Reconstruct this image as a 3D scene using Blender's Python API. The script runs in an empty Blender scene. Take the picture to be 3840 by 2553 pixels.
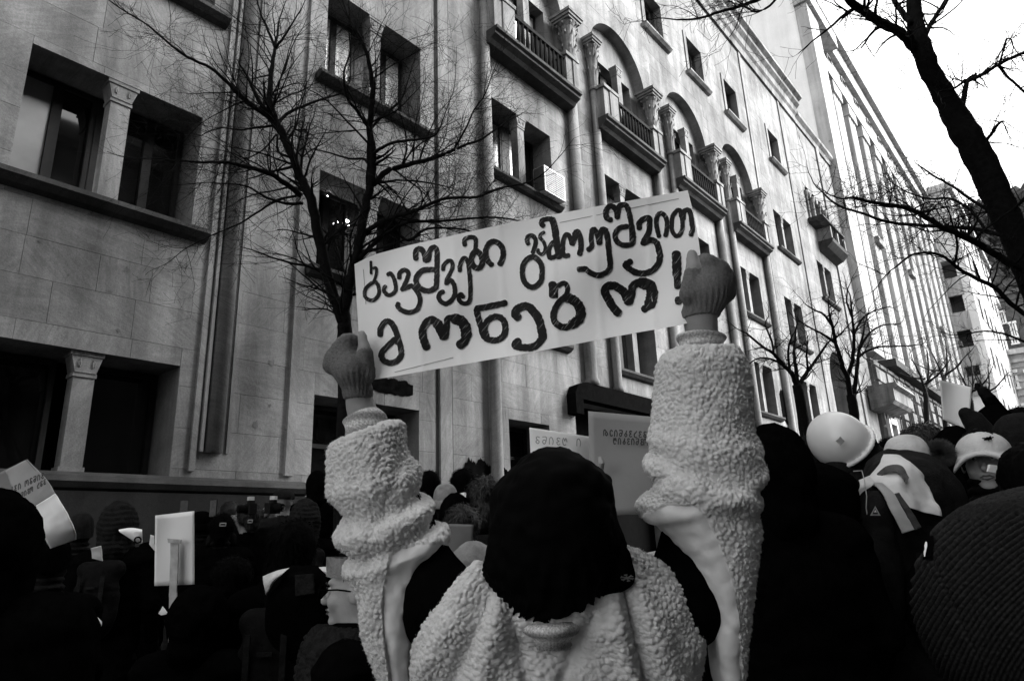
import bpy, bmesh, math, random
import numpy as np
from mathutils import Vector, Matrix
rnd = random.Random(7)
nrg = np.random.default_rng(7)
scene = bpy.context.scene
COL = scene.collection

# ------------------------------------------------------------------ camera
CAM_H = 1.5
F_PX, TILT, ROLL, YAW = 2541.84, 16.4528, -2.2298, 39.9464
IW, IH = 3840.0, 2553.0
_t, _y, _r = map(math.radians, (TILT, YAW, ROLL))
FW = np.array([-math.sin(_y) * math.cos(_t), math.cos(_y) * math.cos(_t), math.sin(_t)])
_rt = np.array([math.cos(_y), math.sin(_y), 0.0])
_up = np.cross(_rt, FW)
RT = math.cos(_r) * _rt + math.sin(_r) * _up
UP = math.cos(_r) * _up - math.sin(_r) * _rt
CP = np.array([0.0, 0.0, CAM_H])
cam_d = bpy.data.cameras.new('camera')
cam_d.sensor_width = 36.0
cam_d.sensor_fit = 'HORIZONTAL'
cam_d.lens = 36.0 * F_PX / IW
cam_d.clip_start = 0.05
cam_d.clip_end = 3000
cam = bpy.data.objects.new('camera', cam_d)
COL.objects.link(cam)
cam.matrix_world = Matrix(((RT[0], UP[0], -FW[0], 0), (RT[1], UP[1], -FW[1], 0), (RT[2], UP[2], -FW[2], CAM_H), (0, 0, 0, 1)))
scene.camera = cam

# ------------------------------------------------------------------ light
SUN_FROM = Vector((0.62, 0.50, 0.48)).normalized()
world = bpy.data.worlds.new('World')
scene.world = world
world.use_nodes = True
nt = world.node_tree
nt.nodes.clear()
sky = nt.nodes.new('ShaderNodeTexSky')
sky.sky_type = 'NISHITA'
sky.sun_disc = False
sky.sun_elevation = math.asin(SUN_FROM.z)
sky.sun_rotation = math.atan2(SUN_FROM.x, SUN_FROM.y)
sky.air_density = 1.0
sky.dust_density = 2.0
sky.ozone_density = 1.0
bw = nt.nodes.new('ShaderNodeRGBToBW')
bgn = nt.nodes.new('ShaderNodeBackground')
bgn.inputs['Strength'].default_value = 0.10
wo = nt.nodes.new('ShaderNodeOutputWorld')
nt.links.new(sky.outputs[0], bw.inputs[0])
mixs = nt.nodes.new('ShaderNodeMix')          # thick even cloud: most of the clear sky's gradient is gone
mixs.data_type = 'FLOAT'
mixs.inputs[0].default_value = 0.55
mixs.inputs[3].default_value = 2.0
nt.links.new(bw.outputs[0], mixs.inputs[2])
nt.links.new(mixs.outputs[0], bgn.inputs['Color'])
nt.links.new(bgn.outputs[0], wo.inputs['Surface'])
sun_d = bpy.data.lights.new('sun', 'SUN')
sun_d.energy = 1.3
sun_d.angle = math.radians(40)
sun_d.color = (1, 1, 1)
sun = bpy.data.objects.new('sun', sun_d)
COL.objects.link(sun)
sun.rotation_euler = SUN_FROM.to_track_quat('Z', 'Y').to_euler()
scene.view_settings.view_transform = 'Standard'
scene.view_settings.look = 'None'
scene.view_settings.gamma = 1.0
scene.view_settings.exposure = 3.4
scene.render.engine = 'CYCLES'
scene.cycles.use_denoising = True
scene.cycles.max_bounces = 6
scene.cycles.diffuse_bounces = 3

# ------------------------------------------------------------------ helpers
def ray(px, py):
    return FW + (RT * (px - IW / 2) - UP * (py - IH / 2)) / F_PX
def at(px, py, depth):
    return CP + ray(px, py) * depth
def on_x(px, py, X):
    d = ray(px, py); return CP + d * ((X - CP[0]) / d[0])
def on_y(px, py, Y):
    d = ray(px, py); return CP + d * ((Y - CP[1]) / d[1])
def gz(y):
    return 0.05 * max(-30.0, min(y, 400.0))
HF = np.array([-math.sin(_y), math.cos(_y), 0.0])      # horizontal heading of the camera
HR = np.array([math.cos(_y), math.sin(_y), 0.0])       # horizontal right

def link(o, parent=None):
    COL.objects.link(o)
    if parent is not None:
        o.parent = parent
    return o
def thing(name, label, cat, loc=(0, 0, 0), rz=0.0, group=None):
    o = bpy.data.objects.new(name, None)
    o.empty_display_size = 0.1
    COL.objects.link(o)
    o.location = loc; o.rotation_euler = (0, 0, rz)
    o['label'] = label; o['category'] = cat
    if group: o['group'] = group
    return o
def tag(o, label, cat, group=None):
    o['label'] = label; o['category'] = cat
    if group: o['group'] = group
    return o
def mesh_from(name, v, f, mat=None, smooth=False):
    me = bpy.data.meshes.new(name)
    me.from_pydata([tuple(map(float, p)) for p in v], [], [tuple(map(int, q)) for q in f])
    if mat is not None:
        me.materials.append(mat)
    if smooth:
        me.polygons.foreach_set('use_smooth', [True] * len(me.polygons))
    me.update()
    return me
def mobj(name, v, f, mat=None, parent=None, smooth=False, world_coords=True):
    """mesh object; vertices are given in world coordinates and moved into the parent's frame"""
    v = np.asarray(v, float)
    if parent is not None and world_coords and len(v):
        m = np.array(root_matrix(parent).inverted())
        v = v @ m[:3, :3].T + m[:3, 3]
    o = bpy.data.objects.new(name, mesh_from(name, v, f, mat, smooth))
    return link(o, parent)
def root_matrix(o):
    m = Matrix.LocRotScale(o.location, o.rotation_euler, o.scale)
    return root_matrix(o.parent) @ m if o.parent else m
class MB:
    def __init__(s): s.v = []; s.f = []
    def quad(s, a, b, c, d):
        n = len(s.v); s.v += [a, b, c, d]; s.f.append((n, n + 1, n + 2, n + 3)); return s
    def box(s, x0, x1, y0, y1, z0, z1):
        n = len(s.v)
        s.v += [(x0, y0, z0), (x1, y0, z0), (x1, y1, z0), (x0, y1, z0), (x0, y0, z1), (x1, y0, z1), (x1, y1, z1), (x0, y1, z1)]
        s.f += [tuple(n + i for i in q) for q in ((0, 3, 2, 1), (4, 5, 6, 7), (0, 1, 5, 4), (1, 2, 6, 5), (2, 3, 7, 6), (3, 0, 4, 7))]
        return s
    def prism(s, poly, axis, a, b):
        """poly: 2d points; extruded along axis (0 x,1 y,2 z) from a to b"""
        n = len(s.v); k = len(poly)
        for c in (a, b):
            for p in poly:
                q = list(p); q.insert(axis, c); s.v.append(tuple(q))
        s.f += [tuple(n + i for i in range(k))[::-1], tuple(n + k + i for i in range(k))]
        for i in range(k):
            j = (i + 1) % k
            s.f.append((n + i, n + j, n + k + j, n + k + i))
        return s
    def tube(s, pts, radii, sides=6, cap=True):
        pts = [np.asarray(p, float) for p in pts]
        k = len(pts)
        if np.isscalar(radii): radii = [radii] * k
        n0 = len(s.v)
        ref = np.array([0.31, 0.77, 0.55])
        for i, p in enumerate(pts):
            t = pts[min(i + 1, k - 1)] - pts[max(i - 1, 0)]
            t = t / (np.linalg.norm(t) + 1e-9)
            a = np.cross(t, ref); a /= np.linalg.norm(a) + 1e-9
            b = np.cross(t, a)
            for j in range(sides):
                w = 2 * math.pi * j / sides
                s.v.append(tuple(p + radii[i] * (math.cos(w) * a + math.sin(w) * b)))
        for i in range(k - 1):
            for j in range(sides):
                j2 = (j + 1) % sides
                s.f.append((n0 + i * sides + j, n0 + i * sides + j2, n0 + (i + 1) * sides + j2, n0 + (i + 1) * sides + j))
        if cap:
            s.f.append(tuple(n0 + j for j in range(sides))[::-1])
            s.f.append(tuple(n0 + (k - 1) * sides + j for j in range(sides)))
        return s
    def revolve(s, prof, c, sides=16, sx=1.0, sy=1.0, half=None):
        """prof: [(r,z)], turned about a vertical axis at c"""
        n0 = len(s.v); k = len(prof)
        for r, z in prof:
            for j in range(sides):
                w = 2 * math.pi * j / sides
                s.v.append((c[0] + sx * r * math.cos(w), c[1] + sy * r * math.sin(w), c[2] + z))
        for i in range(k - 1):
            for j in range(sides):
                j2 = (j + 1) % sides
                s.f.append((n0 + i * sides + j, n0 + i * sides + j2, n0 + (i + 1) * sides + j2, n0 + (i + 1) * sides + j))
        s.f.append(tuple(n0 + j for j in range(sides))[::-1])
        s.f.append(tuple(n0 + (k - 1) * sides + j for j in range(sides)))
        return s
    def build(s, name, mat, parent=None, smooth=False):
        return mobj(name, s.v, s.f, mat, parent, smooth)

# ------------------------------------------------------------------ materials (the place is seen in black and white: all greys)
def nmat(name):
    m = bpy.data.materials.new(name); m.use_nodes = True
    n = m.node_tree.nodes; l = m.node_tree.links
    return m, n, l, n['Principled BSDF']
def g3(v): return (v, v, v, 1.0)
def plain(name, v, rough=0.8, spec=0.2, var=0.25, scale=12.0, bump=0.0, bscale=60.0, coords='pos', metal=0.0):
    m, n, l, b = nmat(name)
    b.inputs['Roughness'].default_value = rough
    b.inputs['Specular IOR Level'].default_value = spec
    b.inputs['Metallic'].default_value = metal
    if coords == 'pos':
        src = n.new('ShaderNodeNewGeometry').outputs['Position']
    else:
        src = n.new('ShaderNodeTexCoord').outputs['Object']
    t = n.new('ShaderNodeTexNoise'); t.inputs['Scale'].default_value = scale; t.inputs['Detail'].default_value = 6
    r = n.new('ShaderNodeMapRange'); r.inputs['From Min'].default_value = 0.3; r.inputs['From Max'].default_value = 0.7
    r.inputs['To Min'].default_value = v * (1 - var); r.inputs['To Max'].default_value = v * (1 + var)
    l.new(src, t.inputs['Vector']); l.new(t.outputs['Fac'], r.inputs['Value']); l.new(r.outputs[0], b.inputs['Base Color'])
    if bump:
        t2 = n.new('ShaderNodeTexNoise'); t2.inputs['Scale'].default_value = bscale; t2.inputs['Detail'].default_value = 4
        bp = n.new('ShaderNodeBump'); bp.inputs['Strength'].default_value = bump; bp.inputs['Distance'].default_value = 0.01
        l.new(src, t2.inputs['Vector']); l.new(t2.outputs['Fac'], bp.inputs['Height']); l.new(bp.outputs[0], b.inputs['Normal'])
    return m
def stone(name, v, stain=0.35, streak=0.35, per=0.10, rough=0.85, vein=0.15, patch=0.0):
    m, n, l, b = nmat(name)
    b.inputs['Roughness'].default_value = rough; b.inputs['Specular IOR Level'].default_value = 0.15
    geo = n.new('ShaderNodeNewGeometry'); oi = n.new('ShaderNodeObjectInfo')
    at_ = n.new('ShaderNodeAttribute'); at_.attribute_name = 'tone'
    add = n.new('ShaderNodeMath'); add.operation = 'ADD'
    l.new(oi.outputs['Random'], add.inputs[0]); l.new(at_.outputs['Fac'], add.inputs[1])
    fr = n.new('ShaderNodeMath'); fr.operation = 'FRACT'; l.new(add.outputs[0], fr.inputs[0])
    def noise(scale, vec=None, detail=6, rough_=0.55, dist=0.0):
        t = n.new('ShaderNodeTexNoise'); t.inputs['Scale'].default_value = scale
        t.inputs['Detail'].default_value = detail; t.inputs['Roughness'].default_value = rough_; t.inputs['Distortion'].default_value = dist
        l.new(vec or geo.outputs['Position'], t.inputs['Vector']); return t.outputs['Fac']
    def rng(src, a, c, lo, hi):
        r = n.new('ShaderNodeMapRange'); r.inputs['From Min'].default_value = a; r.inputs['From Max'].default_value = c
        r.inputs['To Min'].default_value = lo; r.inputs['To Max'].default_value = hi; l.new(src, r.inputs['Value']); return r.outputs[0]
    def mul(a, c):
        q = n.new('ShaderNodeMath'); q.operation = 'MULTIPLY'; l.new(a, q.inputs[0]); l.new(c, q.inputs[1]); return q.outputs[0]
    mp = n.new('ShaderNodeMapping'); mp.inputs['Scale'].default_value = (2.2, 2.2, 0.16); l.new(geo.outputs['Position'], mp.inputs['Vector'])
    # veining that changes from slab to slab
    cv = n.new('ShaderNodeCombineXYZ'); sc = n.new('ShaderNodeMath'); sc.operation = 'MULTIPLY'; sc.inputs[1].default_value = 37.0
    l.new(fr.outputs[0], sc.inputs[0])
    for i in range(3): l.new(sc.outputs[0], cv.inputs[i])
    va = n.new('ShaderNodeVectorMath'); va.operation = 'ADD'; l.new(geo.outputs['Position'], va.inputs[0]); l.new(cv.outputs[0], va.inputs[1])
    vr = n.new('ShaderNodeVectorRotate'); vr.rotation_type = 'X_AXIS'; l.new(va.outputs[0], vr.inputs['Vector']); l.new(sc.outputs[0], vr.inputs['Angle'])
    mp2 = n.new('ShaderNodeMapping'); mp2.inputs['Scale'].default_value = (1.0, 1.2, 9.0); l.new(vr.outputs[0], mp2.inputs['Vector'])
    val = rng(noise(0.5, detail=8, rough_=0.62), 0.32, 0.68, 1 - stain, 1 + stain * 0.6)
    val = mul(val, rng(noise(1.0, mp.outputs[0], 7, 0.6), 0.35, 0.65, 1 - streak, 1 + streak * 0.4))
    val = mul(val, rng(fr.outputs[0], 0, 1, 1 - per, 1 + per))
    val = mul(val, rng(noise(1.3, mp2.outputs[0], 5, 0.6, 1.2), 0.35, 0.7, 1 - vein, 1 + vein))
    val = mul(val, rng(noise(45, detail=8, rough_=0.8), 0.3, 0.7, 0.66, 1.28))
    spots = rng(noise(2.6, detail=5, rough_=0.75), 0.26, 0.34, 0.45, 1.0)   # dark pits and chips
    val = mul(val, spots)
    bs = n.new('ShaderNodeMath'); bs.operation = 'MULTIPLY'; bs.inputs[1].default_value = v; l.new(val, bs.inputs[0])
    l.new(bs.outputs[0], b.inputs['Base Color'])
    bp = n.new('ShaderNodeBump'); bp.inputs['Strength'].default_value = 0.5; bp.inputs['Distance'].default_value = 0.02
    l.new(noise(9, detail=8, rough_=0.7), bp.inputs['Height']); l.new(bp.outputs[0], b.inputs['Normal'])
    return m
def glass(name, v=0.004, rough=0.04, spec=0.5):
    m, n, l, b = nmat(name)
    b.inputs['Base Color'].default_value = g3(v); b.inputs['Roughness'].default_value = rough; b.inputs['Specular IOR Level'].default_value = spec
    geo = n.new('ShaderNodeNewGeometry')
    t = n.new('ShaderNodeTexNoise'); t.inputs['Scale'].default_value = 1.1; l.new(geo.outputs['Position'], t.inputs['Vector'])
    bp = n.new('ShaderNodeBump'); bp.inputs['Strength'].default_value = 0.06; bp.inputs['Distance'].default_value = 0.03
    l.new(t.outputs['Fac'], bp.inputs['Height']); l.new(bp.outputs[0], b.inputs['Normal'])
    return m
def emis(name, s):
    m, n, l, b = nmat(name)
    b.inputs['Base Color'].default_value = g3(0.8); b.inputs['Emission Color'].default_value = g3(1.0); b.inputs['Emission Strength'].default_value = s
    return m
M = {}
M['stone'] = stone('facade_stone', 0.155, stain=.5, per=.12)
M['wall_core'] = stone('facade_core', 0.12, per=0.0)
M['trim'] = stone('carved_trim', 0.16, stain=0.5, streak=0.5, per=0.04)
M['dark_stone'] = stone('dark_ledge', 0.04, stain=0.5, streak=0.4, per=0.0)  # one dark stone for sills, ledges, slabs and narrow strips
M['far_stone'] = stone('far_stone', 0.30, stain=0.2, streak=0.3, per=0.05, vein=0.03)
M['far_side'] = stone('far_pale_stone', 0.6, stain=0.08, streak=0.08, per=0.0, vein=0.0)  # paler than far_stone, lifts faces that get no sun; also the white gable
M['rustic'] = stone('rustic_stone', 0.10, stain=0.5, streak=0.3, per=0.35)
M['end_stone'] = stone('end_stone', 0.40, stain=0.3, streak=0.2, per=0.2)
M['opp'] = stone('opposite_plaster', 0.10)
M['frame'] = plain('window_frame', 0.010, 0.6, 0.15)
M['frame_light'] = plain('window_frame_light', 0.10, 0.5, 0.3)
M['frame_white'] = plain('window_frame_white', 0.75, 0.5, 0.3, 0.1)
M['glass'] = glass('window_glass')
M['blind'] = plain('pale_blind_behind_glass', 0.16, 0.25, 0.5, 0.1, 3.0)
M['white_pane'] = plain('white_window_pane', 0.75, 0.3, 0.5, 0.12, 2.0)  # even white colour filling the panes of one upper window
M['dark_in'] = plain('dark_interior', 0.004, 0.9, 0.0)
M['iron'] = plain('dark_iron', 0.006, 0.8, 0.05)
M['bark'] = plain('bark', 0.007, 0.9, 0.1, 0.5, 30, 0.8, 40)
M['bark_far'] = plain('bark_far', 0.015, 0.9, 0.1, 0.4, 10)
M['asphalt'] = plain('asphalt', 0.035, 0.9, 0.2, 0.3, 6, 0.4, 80)
M['paving'] = plain('paving', 0.06, 0.9, 0.2, 0.3, 3, 0.3, 40)
M['kerb'] = plain('kerb_stone', 0.2, 0.9, 0.2)
M['hill'] = plain('wooded_hill', 0.045, 1.0, 0.0, 0.7, 0.25)
M['blackpaint'] = plain('black_overpaint', 0.003, 0.9, 0.0, 0.5, 6)
M['metal_white'] = plain('white_enamel', 0.24, 0.4, 0.4, 0.15, 8)
M['lamp'] = emis('lamp_glow', 12.0)
M['plinth'] = stone('dark_plinth', 0.016, stain=0.4, streak=0.4, per=0.0)
M['pit'] = stone('weathered_pit', 0.10, per=0.0)
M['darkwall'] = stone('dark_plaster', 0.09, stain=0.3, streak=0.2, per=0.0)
# ================================================================== setting
def struct(o):
    o['kind'] = 'structure'; return o
g = MB()
for y0, y1 in ((-120, -30), (-30, 400), (400, 620)):
    g.quad((-300, y0, gz(y0) - 0.02), (300, y0, gz(y0) - 0.02), (300, y1, gz(y1) - 0.02), (-300, y1, gz(y1) - 0.02))
struct(g.build('ground', M['paving']))
def strip(name, x0, x1, y0, y1, dz, mat, th=None):
    b = MB()
    a = [(x0, y0, gz(y0) + dz), (x1, y0, gz(y0) + dz), (x1, y1, gz(y1) + dz), (x0, y1, gz(y1) + dz)]
    b.quad(*a)
    if th:
        lo = [(p[0], p[1], p[2] - th) for p in a]
        for i in range(4):
            j = (i + 1) % 4; b.quad(a[j], a[i], lo[i], lo[j])
    return struct(b.build(name, mat))
strip('road', -6.4, 0.9, -29, 130, 0.004, M['asphalt'])
strip('pavement_left', -10.4, -6.6, -29, 130, 0.13, M['paving'], 0.14)
strip('pavement_right', 1.1, 5.9, -29, 130, 0.13, M['paving'], 0.14)
strip('kerb_left', -6.6, -6.4, -29, 130, 0.135, M['kerb'], 0.14)
strip('kerb_right', 0.9, 1.1, -29, 130, 0.135, M['kerb'], 0.14)

# ------------------------------------------------------------------ the long stone building on the left
XF = -10.5
Z0 = CAM_H
def Z(v): return v + Z0
bld = thing('stone_building', 'long sand coloured stone apartment building with arched balconies along the street', 'building', (XF, 0, 0))
TOP = Z(26.0); Y_BEG, Y_END = -24.0, 50.6
BAYS = [12.0 + 5.53 * k for k in range(4)]
ARCH_C = [13.86 + 5.53 * k for k in range(4)]
OPEN = []      # (y0,y1,z0,z1,kind)
def op(y0, y1, z0, z1, kind): OPEN.append((y0, y1, Z(z0), Z(z1), kind))
for k, (a, b_) in enumerate(((-18.0, -15.5), (-12.8, -10.3), (-7.7, -5.2), (-2.7, -0.2), (1.9, 4.42), (6.8, 9.45))):
    op(a, b_, 5.1, 7.23, 'A%d' % k); op(a, b_, 9.4, 11.72, 'C%d' % k); op(a, b_, 14.0, 16.5, 'E%d' % k); op(a, b_, 19.0, 21.4, 'H%d' % k)
op(1.95, 4.48, 1.07, 2.80, 'G'); op(-2.7, -0.2, 1.07, 2.80, 'G'); op(6.9, 9.43, -1.0, 2.68, 'G')
for k, y in enumerate(BAYS):
    op(y, y + 2.7, 9.4, 11.72, 'C')
    if k != 0: op(y, y + 2.6, 4.9, 7.2, 'A')
    else: op(y, y + 2.7, 5.1, 7.23, 'A')
op(12.3, 13.9, -1.0, 2.82, 'G')
op(15.1, 20.4, -1.0, 3.75, 'P')
op(23.2, 25.6, 0.4, 2.9, 'G'); op(28.7, 31.2, 1.2, 3.2, 'G')
for a, b_ in ((21.95, 23.75), (26.0, 27.8), (30.2, 32.0), (36.3, 38.2), (16.5, 18.3)):
    op(a, b_, 20.45, 22.63, 'T')
for a, b_, z0, z1 in ((35.2, 38.0, 14.6, 16.9), (34.7, 37.4, 9.2, 11.7), (42.2, 45.1, 13.5, 16.0), (35.2, 37.6, 4.9, 7.3), (35.6, 37.2, 1.4, 3.6)):
    op(a, b_, z0, z1, 'R')
ARCHES = [(c - 1.94, c + 1.94, Z(13.45), Z(16.62), 1.94) for c in ARCH_C]            # y0,y1,z0,spring,r
ARCHES.append((40.9, 44.6, Z(1.0), Z(8.3), 1.85))
TRI = [(42.35, 43.45), (43.7, 44.8), (45.05, 46.15)]
ARCHES += [(a, b_, Z(18.75), Z(20.75), 0.55) for a, b_ in TRI]
RECTS = [(a, b_, c, d) for a, b_, c, d, _ in OPEN] + [(a, b_, c, s + r) for a, b_, c, s, r in ARCHES]

def sub_rect(rs, cut):
    out = []
    c0, c1, d0, d1 = cut
    for a0, a1, b0, b1 in rs:
        if c0 >= a1 or c1 <= a0 or d0 >= b1 or d1 <= b0:
            out.append((a0, a1, b0, b1)); continue
        if c0 > a0: out.append((a0, c0, b0, b1))
        if c1 < a1: out.append((c1, a1, b0, b1))
        m0, m1 = max(a0, c0), min(a1, c1)
        if d0 > b0: out.append((m0, m1, b0, d0))
        if d1 < b1: out.append((m0, m1, d1, b1))
    return [r for r in out if r[1] - r[0] > 0.02 and r[3] - r[2] > 0.02]
def holed_sheet(x, depth, ylim, zlim, rects):
    """a wall face at x with openings, and the reveals going back by depth"""
    ys = sorted({ylim[0], ylim[1], *[c for r in rects for c in r[:2] if ylim[0] < c < ylim[1]]})
    zs = sorted({zlim[0], zlim[1], *[c for r in rects for c in r[2:] if zlim[0] < c < zlim[1]]})
    b = MB()
    def solid(i, j):
        if not (0 <= i < len(ys) - 1 and 0 <= j < len(zs) - 1): return None
        cy, cz = (ys[i] + ys[i + 1]) / 2, (zs[j] + zs[j + 1]) / 2
        return not any(r[0] < cy < r[1] and r[2] < cz < r[3] for r in rects)
    for i in range(len(ys) - 1):
        for j in range(len(zs) - 1):
            if solid(i, j):
                b.quad((x, ys[i], zs[j]), (x, ys[i + 1], zs[j]), (x, ys[i + 1], zs[j + 1]), (x, ys[i], zs[j + 1]))
            else:
                for di, dj, p, q in ((-1, 0, (ys[i], zs[j + 1]), (ys[i], zs[j])), (1, 0, (ys[i + 1], zs[j]), (ys[i + 1], zs[j + 1])),
                                     (0, -1, (ys[i], zs[j]), (ys[i + 1], zs[j])), (0, 1, (ys[i + 1], zs[j + 1]), (ys[i], zs[j + 1]))):
                    if solid(i + di, j + dj):
                        b.quad((x, p[0], p[1]), (x, q[0], q[1]), (x - depth, q[0], q[1]), (x - depth, p[0], p[1]))
    return b
core = holed_sheet(XF - 0.03, 0.9, (Y_BEG, Y_END), (-2.5, TOP), RECTS)
core.quad((XF - 1.3, Y_BEG, -2.5), (XF - 14, Y_BEG, -2.5), (XF - 14, Y_BEG, TOP), (XF - 0.03, Y_BEG, TOP))
core.build('wall', M['wall_core'], bld)
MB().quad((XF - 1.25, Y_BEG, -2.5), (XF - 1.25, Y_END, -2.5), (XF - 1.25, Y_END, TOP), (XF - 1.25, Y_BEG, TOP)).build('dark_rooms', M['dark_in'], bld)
MB().quad((XF - 0.03, Y_BEG, TOP), (XF - 0.03, Y_END, TOP), (XF - 14, Y_END, TOP), (XF - 14, Y_BEG, TOP)).build('roof', M['dark_stone'], bld)

# facing slabs
unit = mesh_from('stone_slab', [(0, 0, 0), (1, 0, 0), (1, 1, 0), (0, 1, 0), (0, 0, 1), (1, 0, 1), (1, 1, 1), (0, 1, 1)],
                 [(4, 5, 6, 7), (0, 1, 5, 4), (1, 2, 6, 5), (2, 3, 7, 6), (3, 0, 4, 7), (0, 3, 2, 1)], M['stone'])
slabs = []
z = Z(-1.2); row = 0
while z < TOP - 0.05:
    h = min(rnd.uniform(0.52, 0.72), TOP - z)
    y = Y_BEG - rnd.uniform(0, 0.8)
    while y < Y_END:
        w = rnd.uniform(0.7, 1.55)
        rs = [(max(y, Y_BEG), min(y + w, Y_END), z, z + h)]
        for r in RECTS: rs = sub_rect(rs, r)
        slabs += rs
        y += w
    z += h
def vis(r):
    cy, cz = (r[0] + r[1]) / 2, (r[2] + r[3]) / 2
    v = np.array([XF, cy, cz]) - CP; dz = v @ FW
    if dz < 0.5: return 0
    px, py = IW / 2 + F_PX * (v @ RT) / dz, IH / 2 - F_PX * (v @ UP) / dz
    if not (-80 < px < IW and -80 < py < 1850): return 0
    return (r[1] - r[0]) * (r[3] - r[2]) / (v @ v) ** 1.5 * 10.5
slabs.sort(key=lambda r: -vis(r))
GAP = 0.0045
for r in slabs[:300]:
    o = bpy.data.objects.new('stone_slab', unit); link(o, bld)
    pr = rnd.uniform(0.026, 0.032)
    o.location = (-0.03, r[0] + GAP / 2, r[2] + GAP / 2)
    o.scale = (pr, r[1] - r[0] - GAP, r[3] - r[2] - GAP)
rest = MB(); tones = []
for r in slabs[300:]:
    rest.box(XF - 0.03, XF - 0.03 + rnd.uniform(0.026, 0.032), r[0] + GAP / 2, r[1] - GAP / 2, r[2] + GAP / 2, r[3] - GAP / 2)
    tones += [rnd.random()] * 6
ro = rest.build('stone_facing', M['stone'], bld); ro['kind'] = 'stuff'
ta = ro.data.attributes.new('tone', 'FLOAT', 'FACE'); ta.data.foreach_set('value', tones)

# ---- windows
def sill(y0, y1, z, mat='dark_stone', proud=0.22, h=0.16):
    b = MB(); b.prism([(XF + proud, z), (XF + proud, z - h * .45), (XF + proud * .55, z - h), (XF - 0.02, z - h * 1.25), (XF - 0.02, z)], 1, y0, y1)
    b.v = [(p[0], p[1], p[2]) for p in b.v]
    return b.build('window_sill', M[mat], bld)
def prism_y(poly, y0, y1, name, mat, parent):
    b = MB(); n = len(poly)
    b.v = [(p[0], y0, p[1]) for p in poly] + [(p[0], y1, p[1]) for p in poly]
    b.f = [tuple(range(n)), tuple(range(n, 2 * n))[::-1]] + [(i, i + n, (i + 1) % n + n, (i + 1) % n) for i in range(n)]
    return b.build(name, mat, parent)
def casement(y0, y1, z0, z1, xg, pane_mats, transom=None, fm='frame', name='window'):
    fr = MB(); t = 0.075
    fr.box(xg - .04, xg + .05, y0, y0 + t, z0, z1).box(xg - .04, xg + .05, y1 - t, y1, z0, z1)
    fr.box(xg - .04, xg + .05, y0 + t, y1 - t, z0, z0 + t).box(xg - .04, xg + .05, y0 + t, y1 - t, z1 - t, z1)
    n = len(pane_mats); w = (y1 - y0) / n
    for i in range(1, n):
        fr.box(xg - .045, xg + .07, y0 + i * w - .07, y0 + i * w + .07, z0 + t, z1 - t)
    if transom: fr.box(xg - .04, xg + .045, y0 + t, y1 - t, transom - .04, transom + .04)
    wo_ = fr.build(name, M[fm], bld)
    for i, pm in enumerate(pane_mats):
        a, c = y0 + i * w + (.07 if i else t), y0 + (i + 1) * w - (.07 if i < n - 1 else t)
        MB().box(xg - .01, xg, a, c, z0 + t, z1 - t).build('pane', M[pm], wo_)
    return wo_
def capital(cx, cy, z0, z1, r0, r1, parent, name='capital', mat='trim', leaves=8):
    """bell with two rows of leaves and a moulded square top"""
    b = MB(); H = z1 - z0
    b.revolve([(r0 * 1.22, 0), (r0 * 1.3, H * .025), (r0 * 1.22, H * .05), (r0 * .98, H * .06), (r0 * .95, H * .35), (r0 * 1.0, H * .6), (r0 * 1.2, H * .78), (r1 * .8, H * .86)], (cx, cy, z0), 14)
    for rowz, rr, lh, off in ((H * .08, r0 * 1.0, H * .33, 0), (H * .30, r0 * 1.02, H * .36, .5), (H * .52, r0 * 1.12, H * .30, .25)):
        for i in range(leaves):
            w = 2 * math.pi * (i + off) / leaves
            dx, dy = math.cos(w), math.sin(w); tx, ty = -dy, dx; hw = rr * .42
            pr_ = [(rr, 0, .75), (rr * 1.08, lh * .5, 1.0), (rr * 1.3, lh * .82, .8), (rr * 1.75, lh * 1.0, .55), (rr * 1.78, lh * .86, .3)]
            n0 = len(b.v)
            for pr2, zz, ww in pr_:
                for sgn in (-1, 0, 1):
                    q = pr2 + (0.02 if sgn == 0 else 0)
                    b.v.append((cx + dx * q + tx * sgn * hw * ww, cy + dy * q + ty * sgn * hw * ww, z0 + rowz + zz))
            for k in range(len(pr_) - 1):
                for s_ in range(2):
                    a = n0 + k * 3 + s_; b.f.append((a, a + 1, a + 4, a + 3))
    e = r1
    for s_, za, zb in ((.80, .86, .90), (.92, .90, .95), (1.02, .95, 1.0)):
        b.box(cx - e * s_, cx + e * s_, cy - e * s_, cy + e * s_, z0 + H * za, z0 + H * zb)
    return b.build(name, M[mat], parent)
def colonnette(yc, z0, z1, x=XF - .16, w=.17):
    b = MB()
    b.box(x - w, x + w * .7, yc - w, yc + w, z0, z0 + .12)
    b.box(x - w * .85, x + w * .6, yc - w * .85, yc + w * .85, z0 + .12, z1 - .36)
    o = b.build('column', M['trim'], bld)
    c = MB()
    c.box(x - w, x + w * .72, yc - w * .95, yc + w * .95, z1 - .36, z1 - .30)
    c.prism([(yc - w * .85, z1 - .30), (yc + w * .85, z1 - .30), (yc + w * 1.25, z1 - .06), (yc - w * 1.25, z1 - .06)], 0, x - w, x + w * .8)
    c.box(x - w * 1.1, x + w * .9, yc - w * 1.35, yc + w * 1.35, z1 - .06, z1)
    for s_ in (-1, 1):      # volutes
        pts = [(x + w * .85, yc + s_ * w * .55 + .055 * k / 14 * math.cos(k * .9) * s_ * (1 - k / 16), z1 - .17 + .075 * math.sin(k * .9) * (1 - k / 16)) for k in range(14)]
        c.tube(pts, .012, 5)
    c.build('capital', M['trim'], o)
    return o
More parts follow.
